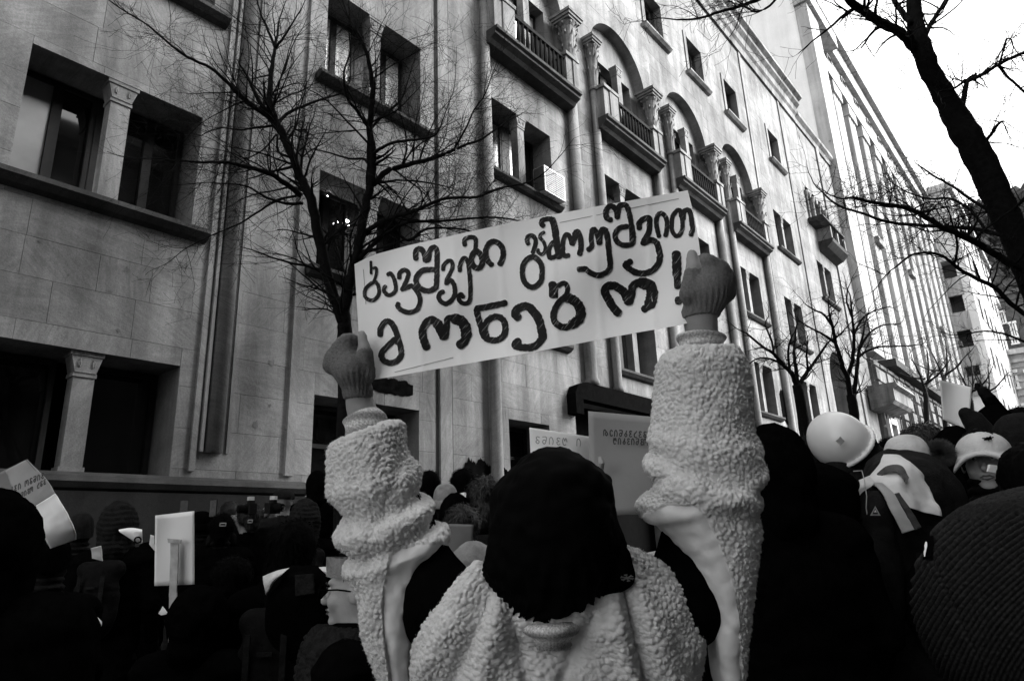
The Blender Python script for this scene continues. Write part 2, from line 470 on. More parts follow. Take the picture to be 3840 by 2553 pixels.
def pair_window(y0, y1, z0, z1, kind, panes=('glass',) * 4, xg=XF - .72, fm='frame', with_sill=True, transom=None):
    ym = (y0 + y1) / 2
    casement(y0 + .02, ym - .14, z0, z1 - .02, xg, panes[:2], transom, fm)
    casement(ym + .14, y1 - .02, z0, z1 - .02, xg, panes[2:], transom, fm)
    MB().box(xg - .05, xg + .06, ym - .14, ym + .14, z0, z1 - .02).build('mullion', M[fm], bld)
    colonnette(ym, z0, z1)
    if with_sill: sill(y0 - .22, y1 + .24, z0 + .003)
for y0, y1, z0, z1, kind in OPEN:
    if kind == 'A4': pair_window(y0, y1, z0, z1, kind, ('blind', 'glass', 'glass', 'glass'))
    elif kind == 'A5': pair_window(y0, y1, z0, z1, kind)
    elif kind == 'C5': pair_window(y0, y1, z0, z1, kind, ('white_pane', 'white_pane', 'white_pane', 'white_pane'), fm='frame')
    elif kind[0] in 'ACEHR': pair_window(y0, y1, z0, z1, kind, [rnd.choice(('glass', 'glass', 'glass', 'blind')) for _ in range(4)], fm='frame' if y0 < 24 else 'frame_light')
    elif kind == 'G':
        if z0 > Z(0.3):
            ym = (y0 + y1) / 2; colonnette(ym, z0, z1, XF - .2, .16)
            for a, c in ((y0, ym - .16), (ym + .16, y1)): casement(a + .02, c - .02, z0, z1 - .02, XF - .8, ('glass',))
        else: casement(y0 + .02, y1 - .02, z0, z1 - .02, XF - .8, ('glass', 'glass'), z1 - .8)
    elif kind == 'T':
        casement(y0 + .12, y1 - .12, z0, z1 - .1, XF - .5, ('glass', 'glass'), None, 'frame_light')
        fr = MB()
        fr.box(XF - .3, XF + .05, y0 - .12, y0 + .12, z0, z1 + .13).box(XF - .3, XF + .05, y1 - .12, y1 + .12, z0, z1 + .13).box(XF - .3, XF + .052, y0 + .12, y1 - .12, z1 - .1, z1 + .13)
        fr.build('window_surround', M['trim'], bld)
        sill(y0 - .25, y1 + .25, z0, 'trim', .25, .18)
# arched balcony bays
def arch_fill(y0, y1, z0, sp, r, back, name='arch'):
    yc = (y0 + y1) / 2; N = 20; b = MB(); zt = sp + r
    P = [(yc - r * math.cos(math.pi * i / N), sp + r * math.sin(math.pi * i / N)) for i in range(N + 1)]
    for i in range(N):
        (ya, za), (yb, zb) = P[i], P[i + 1]
        b.quad((XF, ya, za), (XF, yb, zb), (XF, yb, zt + .002), (XF, ya, zt + .002))
        b.quad((XF, yb, zb), (XF, ya, za), (XF - back, ya, za), (XF - back, yb, zb))
    return b.build(name, M['stone'], bld)
for (y0, y1, z0, sp, r) in ARCHES[:4]:
    arch_fill(y0, y1, z0, sp, r, .42)
    wy0, wy1, wz1 = y0 + .62, y1 - .5, Z(16.95)
    nb = holed_sheet(XF - .40, .4, (y0 - .05, y1 + .05), (z0, sp + r + .05), [(wy0, wy1, z0 - .1, wz1)])
    nb.build('niche_wall', M['stone'], bld)
    pair_window(wy0, wy1, z0 + .05, wz1, 'N', [rnd.choice(('glass', 'glass', 'blind')) for _ in range(4)], xg=XF - .78, fm='frame', with_sill=False)
    # balcony
    by0, by1 = y0 - .28, y1 - .12
    bal = prism_y([(XF - .42, z0 + .04), (XF + .66, z0 + .04), (XF + .66, z0 - .06), (XF + .58, z0 - .10), (XF + .58, z0 - .18), (XF + .42, z0 - .26), (XF + .34, z0 - .36), (XF - .42, z0 - .44)], by0, by1, 'balcony', M['dark_stone'], bld)
    for a, c in ((by0 + .04, by0 + .86), (by1 - .62, by1 - .04)):
        pb = MB(); pb.box(XF + .0, XF + .54, a, c, z0 + .04, z0 + 1.14).box(XF + .0, XF + .58, a + .34, c + .03, z0 + .04, z0 + 1.12)
        pb.box(XF - .0, XF + .61, a - .06, c + .07, z0 + 1.14, z0 + 1.26)
        pb.build('balcony_pier', M['trim'], bal)
    MB().box(XF + .40, XF + .50, by0 + .86, by1 - .62, z0 + 1.02, z0 + 1.14).build('handrail', M['iron'], bal)
    MB().box(XF + .41, XF + .49, by0 + .86, by1 - .62, z0 + .05, z0 + .14).build('bottom_rail', M['iron'], bal)
    nbal = 12; ww = (by1 - .62 - by0 - .86) / nbal
    for i in range(nbal):
        yy = by0 + .86 + ww * (i + .5)
        MB().revolve([(.035, 0), (.05, .1), (.068, .3), (.045, .6), (.035, .75), (.045, .88)], (XF + .45, yy, z0 + .14), 6).build('baluster', M['iron'], bal)
    # columns on both sides of the bay
    for yy, rr in ((y0 - .22, .135), (y1 + .02, .18)):
        zb = 4.13 if 14.6 < yy < 20.9 else -.6
        cb = MB(); cb.revolve([(rr * 1.25, 0), (rr * 1.25, .12), (rr, .2), (rr * .95, Z(14.65) - Z(zb))], (XF + .14, yy, Z(zb)), 14)
        co = cb.build('column', M['trim'], bld, True)
        capital(XF + .16, yy, Z(14.62), Z(16.72), rr * 1.05, rr * 2.25, co)
# triple window
for (y0, y1, z0, sp, r) in ARCHES[5:]:
    arch_fill(y0, y1, z0, sp, r, .5)
    casement(y0, y1, z0, sp + .05, XF - .55, ('glass', 'glass'), None, 'frame_light')
for yy in (42.3, 43.57, 44.92, 46.2):
    MB().revolve([(.13, 0), (.1, .1), (.09, 1.55), (.13, 1.65), (.2, 1.95)], (XF + .04, yy, Z(18.8)), 10).build('column', M['trim'], bld, True)
tb = prism_y([(XF, Z(18.72)), (XF + .9, Z(18.72)), (XF + .9, Z(18.6)), (XF + .5, Z(18.45)), (XF, Z(18.4))], 41.9, 46.6, 'balcony', M['dark_stone'], bld)
tb2 = prism_y([(XF, Z(17.6)), (XF + .9, Z(17.6)), (XF + .85, Z(17.4)), (XF + .5, Z(17.1)), (XF, Z(16.9))], 43.4, 46.9, 'balcony', M['dark_stone'], bld)
for yy in (43.5, 45.0, 46.6):
    MB().box(XF, XF + .85, yy - .12, yy + .12, Z(17.6), Z(18.42)).build('balcony_pier', M['trim'], tb2)
for i in range(9):
    yy = 43.7 + i * .33
    MB().box(XF + .7, XF + .78, yy - .03, yy + .03, Z(17.6), Z(18.42)).build('baluster', M['iron'], tb2)
# arched doorway
y0, y1, z0, sp, r = ARCHES[4]
arch_fill(y0, y1, z0, sp, r, 1.0, 'doorway_arch')
MB().box(XF - 1.2, XF - 1.0, y0, y1, z0 - 3, sp + r).build('door', M['wall_core'], bld)
MB().box(XF - .6, XF + .12, y0 - .3, y0 + .5, Z(5.2), Z(5.5)).box(XF - .6, XF + .05, y0 - .2, y0 + .4, Z(4.9), Z(5.2)).build('impost', M['trim'], bld)
MB().box(XF - .6, XF + .12, y1 - .5, y1 + .3, Z(5.2), Z(5.5)).box(XF - .6, XF + .05, y1 - .4, y1 + .2, Z(4.9), Z(5.2)).build('impost', M['trim'], bld)
# portal canopy with rounded corners
pc = []
for i in range(7):
    w = math.pi / 2 * i / 6; pc.append((15.0 + .9 - .9 * math.sin(w) - .0, Z(3.75) + .55 * math.cos(w) - .15))
poly = [(14.75, Z(3.2)), (14.75, Z(3.75)), (14.9, Z(3.98)), (15.3, Z(4.12)), (20.2, Z(4.12)), (20.55, Z(3.98)), (20.7, Z(3.75)), (20.7, Z(3.2)), (20.4, Z(3.2)), (20.4, Z(3.62)), (15.1, Z(3.62)), (15.1, Z(3.2))]
cv = MB(); n = len(poly)
cv.v = [(XF + .3, p[0], p[1]) for p in poly] + [(XF - .02, p[0], p[1]) for p in poly]
cv.f = [tuple(range(n)), tuple(range(n, 2 * n))[::-1]] + [(i, i + n, (i + 1) % n + n, (i + 1) % n) for i in range(n)]
cv.build('portal_hood', M['dark_in'], bld)
MB().box(XF - .95, XF - .85, 15.1, 20.4, Z(-2), Z(3.75)).build('door', M['dark_in'], bld)  # black sheet stands in for the dark depth of the entrance
# vertical strips and half-round shafts
def strip_v(y0, y1, z0, z1, proud, mat='stone', name='pilaster_strip'):
    return MB().box(XF - .02, XF + proud, y0, y1, Z(z0), Z(z1)).build(name, M[mat], bld)
b = MB(); b.revolve([(.15, 0), (.15, 24.4)], (XF + .02, 5.1, Z(1.5)), 14); b.build('half_column', M['stone'], bld, True)
strip_v(4.74, 4.83, 1.2, 26, .05); strip_v(4.87, 4.92, 1.5, 26, .08); strip_v(5.31, 5.36, 1.5, 26, .03)
strip_v(6.36, 6.52, 1.2, 26, .06); strip_v(-4.2, -3.9, 1.2, 26, .06)
b = MB(); b.revolve([(.15, 0), (.15, 24.4)], (XF + .02, -4.6, Z(1.5)), 14); b.build('half_column', M['stone'], bld, True)
strip_v(9.98, 10.33, -.4, 26, .07); strip_v(10.36, 10.40, -.4, 26, .02, 'dark_stone'); strip_v(9.92, 9.96, -.4, 26, .02, 'dark_stone')  # the narrow dark strips put groove shade into the colour
strip_v(11.60, 11.82, -.4, 26, .05)
for k in range(4):
    strip_v(15.05 + 5.53 * k + 1.02, 15.05 + 5.53 * k + 1.12, 4.2, 13.0, .04)
strip_v(33.3, 33.6, -1, 26, .06); strip_v(39.4, 39.7, -1, 26, .06); strip_v(46.9, 47.6, -1, 26, .1)
# base ledge, plinth and roof cornice
prism_y([(XF - .02, Z(1.12)), (XF + .16, Z(1.06)), (XF + .20, Z(.98)), (XF + .14, Z(.90)), (XF - .02, Z(.86))], Y_BEG, 6.78, 'base_ledge', M['dark_stone'], bld)
MB().box(XF - .02, XF + .12, Y_BEG, 6.78, -2.4, Z(.86)).build('plinth', M['plinth'], bld)
def cornice(y0, y1, z, name):
    return prism_y([(XF - .3, Z(z + 1.7)), (XF + .75, Z(z + 1.7)), (XF + .78, Z(z + 1.45)), (XF + .55, Z(z + 1.3)), (XF + .55, Z(z + 1.05)), (XF + .35, Z(z + .85)), (XF + .3, Z(z + .5)), (XF + .18, Z(z + .35)), (XF + .12, Z(z)), (XF - .3, Z(z))], y0, y1, name, M['trim'], bld)
cornice(Y_BEG, 42.6, 26.02, 'cornice')
prism_y([(XF - .3, Z(26.75)), (XF + .35, Z(26.75)), (XF + .35, Z(26.5)), (XF + .15, Z(26.3)), (XF + .1, Z(26.02)), (XF - .3, Z(26.02))], 42.61, 50.5, 'parapet', M['trim'], bld)
# over-painted graffiti: ragged black paint fields on the wall
def overpaint(y0, y1, z0, z1, seed, x=XF + .012):
    q = random.Random(seed); n = 70; v = []; f = []
    for i in range(n + 1):
        y = y0 + (y1 - y0) * i / n
        edge = min(1, 4 * min(i, n - i) / n + .25)
        zc = (z0 + z1) / 2; hh = (z1 - z0) / 2 * (.55 + .45 * edge)
        v += [(x, y, zc - hh * (q.uniform(.93, 1.05) + .06 * math.sin(i * .5 + seed))), (x, y, zc + hh * (q.uniform(.9, 1.06) + .10 * math.sin(i * .33 + seed * 2)))]
        if i: f.append((2 * i - 2, 2 * i, 2 * i + 1, 2 * i - 1))
    o = mobj('paint_patch', v, f, M['blackpaint'], bld)
    return o
overpaint(8.15, 9.25, Z(2.92), Z(3.25), 1); overpaint(10.6, 12.2, Z(0.5), Z(1.75), 2); overpaint(11.85, 12.2, Z(.3), Z(1.55), 5)
overpaint(31.7, 34.3, Z(4.7), Z(6.4), 3); overpaint(32.2, 34.0, Z(2.6), Z(4.3), 4); overpaint(39.3, 40.2, Z(4.1), Z(6.2), 6)
# dark marks and chips on the near wall
for (px, py, s) in ((1020, 1360, .13), (960, 1590, .1), (975, 955, .07), (1100, 905, .05), (150, 905, .05), (260, 1030, .035), (475, 1010, .07), (415, 1090, .05), (445, 1240, .05), (1080, 1180, .05), (1010, 1520, .06), (640, 975, .07)):
    p = on_x(px, py, XF); q = random.Random(px); v = []
    for i in range(9):
        w = 2 * math.pi * i / 9; rr = s * q.uniform(.25, .9)
        v.append((XF + .006, p[1] + rr * math.cos(w) * .8, p[2] + rr * math.sin(w)))
    mobj('paint_mark', v, [tuple(range(9))], M['pit'], bld)
# lamps burning behind two of the windows
lm = bpy.data.meshes.new('lamp_bulb'); bm = bmesh.new(); bmesh.ops.create_icosphere(bm, subdivisions=2, radius=.05); bm.to_mesh(lm); bm.free(); lm.materials.append(M['lamp'])
def bulb(px, py, s, lab, x=XF - .66):
    p = on_x(px, py, x); o = bpy.data.objects.new('lamp_bulb', lm); COL.objects.link(o); o.location = p; o.scale = (s, s, s)
    tag(o, lab, 'lamp', 'lamps glowing in the windows'); return o
bulb(223, 700, .6, 'small lamp glowing in the left window above the sill')
bulb(1302, 828, .6, 'largest lamp glowing in the dark window behind the forked tree')
bulb(1264, 832, .32, 'small lamp left of the largest one in the dark window')
bulb(1306, 846, .28, 'tiny lamp just below the largest one in the dark window')
bulb(1228, 736, .28, 'tiny lamp at the upper edge of the dark window behind the tree')
# air conditioner
p0 = on_x(1975, 655, XF + .35); p1 = on_x(2062, 740, XF + .35)
ac = thing('air_conditioner', 'white boxy air conditioner hung below an upper window beside the tree twigs', 'air conditioner', (XF + .2, 14.2, Z(9.35)))
MB().box(XF + .02, XF + .42, 13.75, 14.72, Z(9.37), Z(10.17)).build('case', M['metal_white'], ac)
gr = MB()
for i in range(11): gr.box(XF + .42, XF + .435, 13.8, 14.67, Z(9.42) + i * .066, Z(9.42) + i * .066 + .03)
gr.build('grille', M['frame_light'], ac)
MB().box(XF + .05, XF + .4, 13.72, 13.748, Z(9.4), Z(10.14)).build('side_panel', M['dark_stone'], ac)

# ------------------------------------------------------------------ the tall pale building farther on
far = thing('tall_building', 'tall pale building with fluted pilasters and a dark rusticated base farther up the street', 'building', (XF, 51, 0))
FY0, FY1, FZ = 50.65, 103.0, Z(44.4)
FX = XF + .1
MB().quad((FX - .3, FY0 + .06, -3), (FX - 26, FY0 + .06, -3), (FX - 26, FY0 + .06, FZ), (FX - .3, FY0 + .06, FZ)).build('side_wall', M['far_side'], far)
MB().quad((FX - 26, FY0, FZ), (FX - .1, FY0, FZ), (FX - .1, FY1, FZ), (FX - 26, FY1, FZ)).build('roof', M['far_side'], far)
def fbox(name, y0, y1, z0, z1, x0, x1, mat='far_stone'):
    return MB().box(FX + x0, FX + x1, y0, y1, Z(z0), Z(z1)).build(name, M[mat], far)
fbox('wall', FY0 + .09, FY1, -4, 44.3, -.6, -.35)
fbox('corner_pier', FY0, 53.6, 11.6, 41.0, -.5, .45); fbox('pier_cap', FY0 - .25, 58.4, 41.0, 42.4, -.5, .75)
fbox('attic', 53.62, FY1, 36.6, 38.0, -.5, .35); fbox('cornice', FY0 - .1, FY1, 43.4, 44.42, -.5, .6); fbox('attic_band', 58.5, FY1, 41.6, 43.4, -.4, .12)
# flat dark strip paints the shade of a vertical slot beside the corner
fbox('slot_shade_strip', 53.7, 55.6, 8.8, 36.5, -.37, -.33, 'frame')
for k in range(4):
    fbox('spandrel', 53.65, 55.65, 13.0 + k * 7.1, 13.5 + k * 7.1, -.36, -.2)
yy = 55.8; i = 0
while yy < FY1 - 1:
    w = 2.3
    o = fbox('pilaster', yy, yy + w, 11.7, 36.5, -.4, .12)
    for q in range(3):
        MB().box(FX + .12, FX + .15, yy + .22 + q * .70, yy + .62 + q * .70, Z(12.0), Z(36.0)).build('flute', M['far_stone'], o)
    fbox('pilaster_cap', yy - .12, yy + w + .12, 35.4, 36.5, -.4, .3)
    if i % 3 == 1: fbox('bracket', yy + .2, yy + w - .2, 24.0 - (i % 4), 24.6 - (i % 4), .15, .5, 'trim')
    for k in range(6):
        wz = 13.0 + k * 4.0
        wf = MB().box(FX - .36, FX - .28, yy + w + .45, yy + w + 1.75, Z(wz), Z(wz + 2.1)).build('window', M['frame_light'], far)
        MB().box(FX - .28, FX - .25, yy + w + .53, yy + w + 1.67, Z(wz + .08), Z(wz + 2.02)).build('pane', M['glass'], wf)
    wf = MB().box(FX - .36, FX - .22, yy + w + .2, yy + w + 1.5, Z(38.6), Z(41.2)).build('window', M['frame_light'], far)
    MB().box(FX - .22, FX - .2, yy + w + .3, yy + w + 1.4, Z(38.75), Z(41.05)).build('pane', M['glass'], wf)
    yy += 4.6; i += 1
# rusticated base
def rust(y0, y1, z0, z1):
    z = z0
    while z < z1 - .1:
        h = min(1.05, z1 - z); y = y0 - rnd.uniform(0, .9)
        while y < y1:
            w = rnd.uniform(1.3, 2.2)
            rs = [(max(y, y0), min(y + w, y1), z, z + h)]
            for r in BASEW: rs = sub_rect(rs, r)
            for r in rs:
                d = rnd.uniform(.14, .24); a, c, e, f_ = r[0] + .03, r[1] - .03, Z(r[2]) + .03, Z(r[3]) - .03
                if c - a < .1: continue
                b = MB(); m = .08
                b.v = [(FX + .1, a, e), (FX + .1, c, e), (FX + .1, c, f_), (FX + .1, a, f_), (FX + .1 + d, a + m, e + m), (FX + .1 + d, c - m, e + m), (FX + .1 + d, c - m, f_ - m), (FX + .1 + d, a + m, f_ - m)]
                b.f = [(4, 5, 6, 7), (0, 1, 5, 4), (1, 2, 6, 5), (2, 3, 7, 6), (3, 0, 4, 7)]
                b.build('stone_block', M['rustic'], far)
            y += w
        z += h
BASEW = [(55.9 + 3.1 * k, 57.1 + 3.1 * k, 6.0, 10.3) for k in range(14)] + [(51.2, 52.9, 2.5, 6.6)] + [(56.2 + 6.2 * k, 57.6 + 6.2 * k, 0, 3.8) for k in range(6)]
fbox('base_wall', FY0, FY1, -4, 11.2, -.3, .1, 'rustic'); fbox('base_ledge', FY0 + 4.2, FY1, 11.2, 11.75, -.3, .9, 'dark_stone')
rust(FY0, 84, 1.2, 11.1)
for a, c, e, f_ in BASEW:
    o = fbox('window', a, c, e, f_, .08, .16, 'frame'); MB().box(FX + .16, FX + .17, a + .12, c - .12, Z(e) + .12, Z(f_) - .12).build('pane', M['glass'], o)
o = prism_y([(FX, Z(8.9)), (FX + 1.7, Z(8.9)), (FX + 1.8, Z(8.65)), (FX + 1.5, Z(8.5)), (FX + 1.5, Z(7.75)), (FX + 1.3, Z(7.55)), (FX, Z(7.3))], 48.6, 53.9, 'oriel_balcony', M['trim'], far)
fr = MB().box(FX + .1, FX + .5, 50.8, 51.2, Z(2.3), Z(6.9)).box(FX + .1, FX + .5, 52.9, 53.3, Z(2.3), Z(6.9)).box(FX + .1, FX + .55, 51.2, 52.9, Z(6.6), Z(7.0)); fr.build('window_surround', M['end_stone'], far)

# ------------------------------------------------------------------ block with loggias that stands forward beyond it
BY = 103.2
c0 = on_y(3554, 712, BY); xr = float(c0[0]); zt = float(c0[2])
lb = thing('loggia_building', 'pale block with stacked dark loggias standing forward beyond the tall building', 'building', (XF, BY, 0))
logs = []
for (a, b_, t_, u_) in ((1100, 1215, 490, 632), (1130, 1245, 692, 862), (1172, 1275, 915, 1095), (1212, 1308, 1135, 1285)):
    A = on_y(2900 + a / 1.7426, 700 + t_ / 1.7426, BY); B = on_y(2900 + b_ / 1.7426, 700 + u_ / 1.7426, BY)
    logs.append((float(A[0]), float(B[0]), float(B[2]), float(A[2])))
lx0 = min(q[0] for q in logs); lx1 = max(q[1] for q in logs)
ls = holed_sheet(0, 2.2, (-30, xr), (0, zt), [(lx0, lx1, q[2], q[3]) for q in logs])
ls.v = [(p[1], BY - p[0], p[2]) for p in ls.v]
ls.build('wall', M['far_side'], lb)  # paler colour makes up for the sun this front misses
MB().quad((-30, BY + 2.2, 0), (xr, BY + 2.2, 0), (xr, BY + 2.2, zt), (-30, BY + 2.2, zt)).build('loggia_shaded_back', M['darkwall'], lb)  # recess shade put into a darker back wall colour
MB().quad((xr, BY, 0), (xr, 145, 0), (xr, 145, zt), (xr, BY, zt)).quad((-30, BY, zt), (xr, BY, zt), (xr, 145, zt), (-30, 145, zt)).build('street_wall', M['far_stone'], lb)
MB().box(-30, xr + .5, BY - .5, 146, zt, zt + 1.0).build('cornice', M['far_stone'], lb)
for q in logs:
    MB().box(lx0 - .1, lx1 + .3, BY - .35, BY + .1, q[2] - 1.6, q[2] + .9).build('parapet', M['far_stone'], lb)
for k in range(5):
    for j in range(6):
        z_ = 14 + k * 7; y_ = 108 + j * 6
        o = MB().box(xr, xr + .06, y_, y_ + 1.8, z_, z_ + 3).build('window', M['frame_light'], lb)
        MB().box(xr + .06, xr + .07, y_ + .15, y_ + 1.65, z_ + .15, z_ + 2.85).build('pane', M['glass'], o)

# ------------------------------------------------------------------ buildings closing the street and the hill
def end_building(name, label, Y, pl, pr, ptop, mat, wins, frame='frame_white'):
    A = on_y(pl, ptop, Y); B = on_y(pr, ptop, Y); x0, x1, zt_ = float(A[0]), float(B[0]), float(A[2])
    r = thing(name, label, 'building', ((x0 + x1) / 2, Y, gz(Y)))
    MB().box(x0, x1, Y, Y + 14, gz(Y) - 1, zt_).build('wall', M[mat], r)
    MB().box(x0 - .6, x1 + .6, Y - .8, Y + 14.2, zt_, zt_ + .9).box(x0 - .3, x1 + .3, Y - .4, Y, zt_ - 1.4, zt_ - .9).build('cornice', M[mat], r)
    for (pa, pt, pb, pu) in wins:
        a = on_y(pa, pt, Y); c = on_y(pb, pu, Y)
        y_ = Y - .12
        wx0, wx1, wz0, wz1 = float(a[0]), float(c[0]), float(c[2]), float(a[2])
        o = MB().box(wx0 - .35, wx0, y_ - .1, Y, wz0, wz1).box(wx1, wx1 + .35, y_ - .1, Y, wz0, wz1).box(wx0 - .5, wx1 + .5, y_ - .3, Y, wz1, wz1 + .5).box(wx0 - .5, wx1 + .5, y_ - .25, Y, wz0 - .35, wz0).box((wx0 + wx1) / 2 - .12, (wx0 + wx1) / 2 + .12, y_, Y, wz0, wz1).build('window', M[frame], r)
        MB().box(wx0, wx1, Y - .06, Y - .02, wz0, wz1).build('pane', M['glass'], o)
    return r
ow = [(3728 + i * 62, 1404 - i * 4, 3754 + i * 62, 1456 - i * 4) for i in range(5)] + [(3720 + i * 62, 1530 - i * 4, 3748 + i * 62, 1585 - i * 4) for i in range(5)] + [(3738 + i * 62, 1650 - i * 4, 3766 + i * 62, 1710 - i * 4) for i in range(5)]
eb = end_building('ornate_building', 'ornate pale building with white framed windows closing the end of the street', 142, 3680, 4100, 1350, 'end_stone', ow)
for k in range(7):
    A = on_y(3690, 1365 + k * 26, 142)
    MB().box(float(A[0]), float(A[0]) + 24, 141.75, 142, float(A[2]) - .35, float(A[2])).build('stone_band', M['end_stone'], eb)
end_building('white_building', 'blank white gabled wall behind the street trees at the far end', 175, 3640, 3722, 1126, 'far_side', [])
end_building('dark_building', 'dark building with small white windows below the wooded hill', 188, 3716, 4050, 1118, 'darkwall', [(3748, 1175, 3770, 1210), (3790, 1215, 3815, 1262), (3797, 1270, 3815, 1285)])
# wooded hill
hb = MB(); nx, ny = 60, 14
for j in range(ny + 1):
    for i in range(nx + 1):
        x = -160 + 300 * i / nx; y = 225 + 200 * j / ny
        h = 22 + 118 * math.sin(min(1, j / 11) * math.pi / 2) * (.84 + .16 * math.sin((x + 20) * .02 + 1.2)) + rnd.uniform(-3, 3) * (j > 1)
        hb.v.append((x, y, h))
for j in range(ny):
    for i in range(nx):
        a = j * (nx + 1) + i; hb.f.append((a, a + 1, a + nx + 2, a + nx + 1))
struct(hb.build('hill', M['hill']))
hw = MB()
for k in range(1500):
    x = rnd.uniform(-90, 40); y = rnd.uniform(240, 400); j = (y - 225) / 200 * 14
    h = 22 + 118 * math.sin(min(1, j / 11) * math.pi / 2) * (.84 + .16 * math.sin((x + 20) * .02 + 1.2)); s = rnd.uniform(1.8, 4)
    hw.revolve([(s * .5, 0), (s, s * .6), (s * .6, s * 1.8), (.05, s * 2.6)], (x, y, h - 1), 5)
o = hw.build('hillside_wood', M['hill']); o['kind'] = 'stuff'; o['label'] = 'dark wood covering the hill behind the street'; o['category'] = 'wood'

# ------------------------------------------------------------------ the house across the street, behind and beside the camera (seen mirrored in the windows)
OX, OY0, OY1, OZ = 6.0, -18.0, 11.5, 17.3
ob = thing('opposite_building', 'plastered house on the near side of the street mirrored in the window panes', 'building', (OX, 0, 0))
MB().box(OX, OX + 12, OY0, OY1, -2.5, OZ).build('wall', M['opp'], ob)
MB().box(OX - .6, OX + 12, OY0 - .3, OY1 + .3, OZ, OZ + .7).build('cornice', M['opp'], ob)
for k in range(4):
    for j in range(9):
        y_ = OY0 + 1.2 + j * 3.0; z_ = 1.2 + k * 3.9
        o = MB().box(OX - .08, OX - .01, y_, y_ + 1.4, z_, z_ + 2.2).build('window', M['frame'], ob)
        MB().box(OX - .10, OX - .08, y_ + .1, y_ + 1.3, z_ + .1, z_ + 2.1).build('pane', M['glass'], o)

oc = thing('added_shade_block', 'unseen taller block added along the near side to shade the facade', 'building', (OX, 17, 0))  # unseen block, added to keep the sun off the near facade
MB().box(OX, OX + 12, OY1 + .4, 26.0, -2.5, 25.0).build('wall', M['opp'], oc)
MB().box(OX - .6, OX + 12, OY1 + .35, 26.3, 25.0, 25.8).build('cornice', M['opp'], oc)
for k in range(6):
    for j in range(4):
        y_ = OY1 + 1.4 + j * 3.0; z_ = 1.6 + k * 3.9
        o = MB().box(OX - .08, OX - .01, y_, y_ + 1.4, z_, z_ + 2.2).build('window', M['frame'], oc)
        MB().box(OX - .10, OX - .08, y_ + .1, y_ + 1.3, z_ + .1, z_ + 2.1).build('pane', M['glass'], o)
# ================================================================== trees
def smooth_path(pts, sub=4):
    pts = [np.asarray(p, float) for p in pts]; out = []
    for i in range(len(pts) - 1):
        p0, p1, p2, p3 = pts[max(i - 1, 0)], pts[i], pts[i + 1], pts[min(i + 2, len(pts) - 1)]
        for k in range(sub):
            t = k / sub
            out.append(.5 * ((2 * p1) + (-p0 + p2) * t + (2 * p0 - 5 * p1 + 4 * p2 - p3) * t * t + (-p0 + 3 * p1 - 3 * p2 + p3) * t ** 3))
    out.append(pts[-1]); return out
def rvec(q):
    while True:
        v = np.array([q.uniform(-1, 1) for _ in range(3)]); n = np.linalg.norm(v)
        if .1 < n < 1: return v / n
def twig(mb, q, p, d, length, r, level, wig, updraft, kids):
    """one crooked shoot with side shoots"""
    n = max(3, int(4 + level * 2)); pts = [p]; rad = [r]; dirs = [d]; step = length / n; k_ = 0
    for i in range(n):
        d = d + rvec(q) * wig + np.array([0, 0, updraft]); d /= np.linalg.norm(d)
        p = p + d * step; pts.append(p); rad.append(max(r * (1 - .75 * (i + 1) / n), .0012)); dirs.append(d)
    mb.tube(pts, rad, 4 if r > .006 else 3, cap=False)
    if level <= 0: return
    m = kids[level]; 
    for j in range(m):
        i = q.randint(1, n)
        a = dirs[i]; s = np.cross(a, rvec(q)); s /= np.linalg.norm(s) + 1e-6
        ang = math.radians(q.uniform(35, 70)); dd = a * math.cos(ang) + s * math.sin(ang)
        twig(mb, q, pts[i], dd, length * q.uniform(.4, .72), max(rad[i] * .6, .0014), level - 1, wig, updraft, kids)
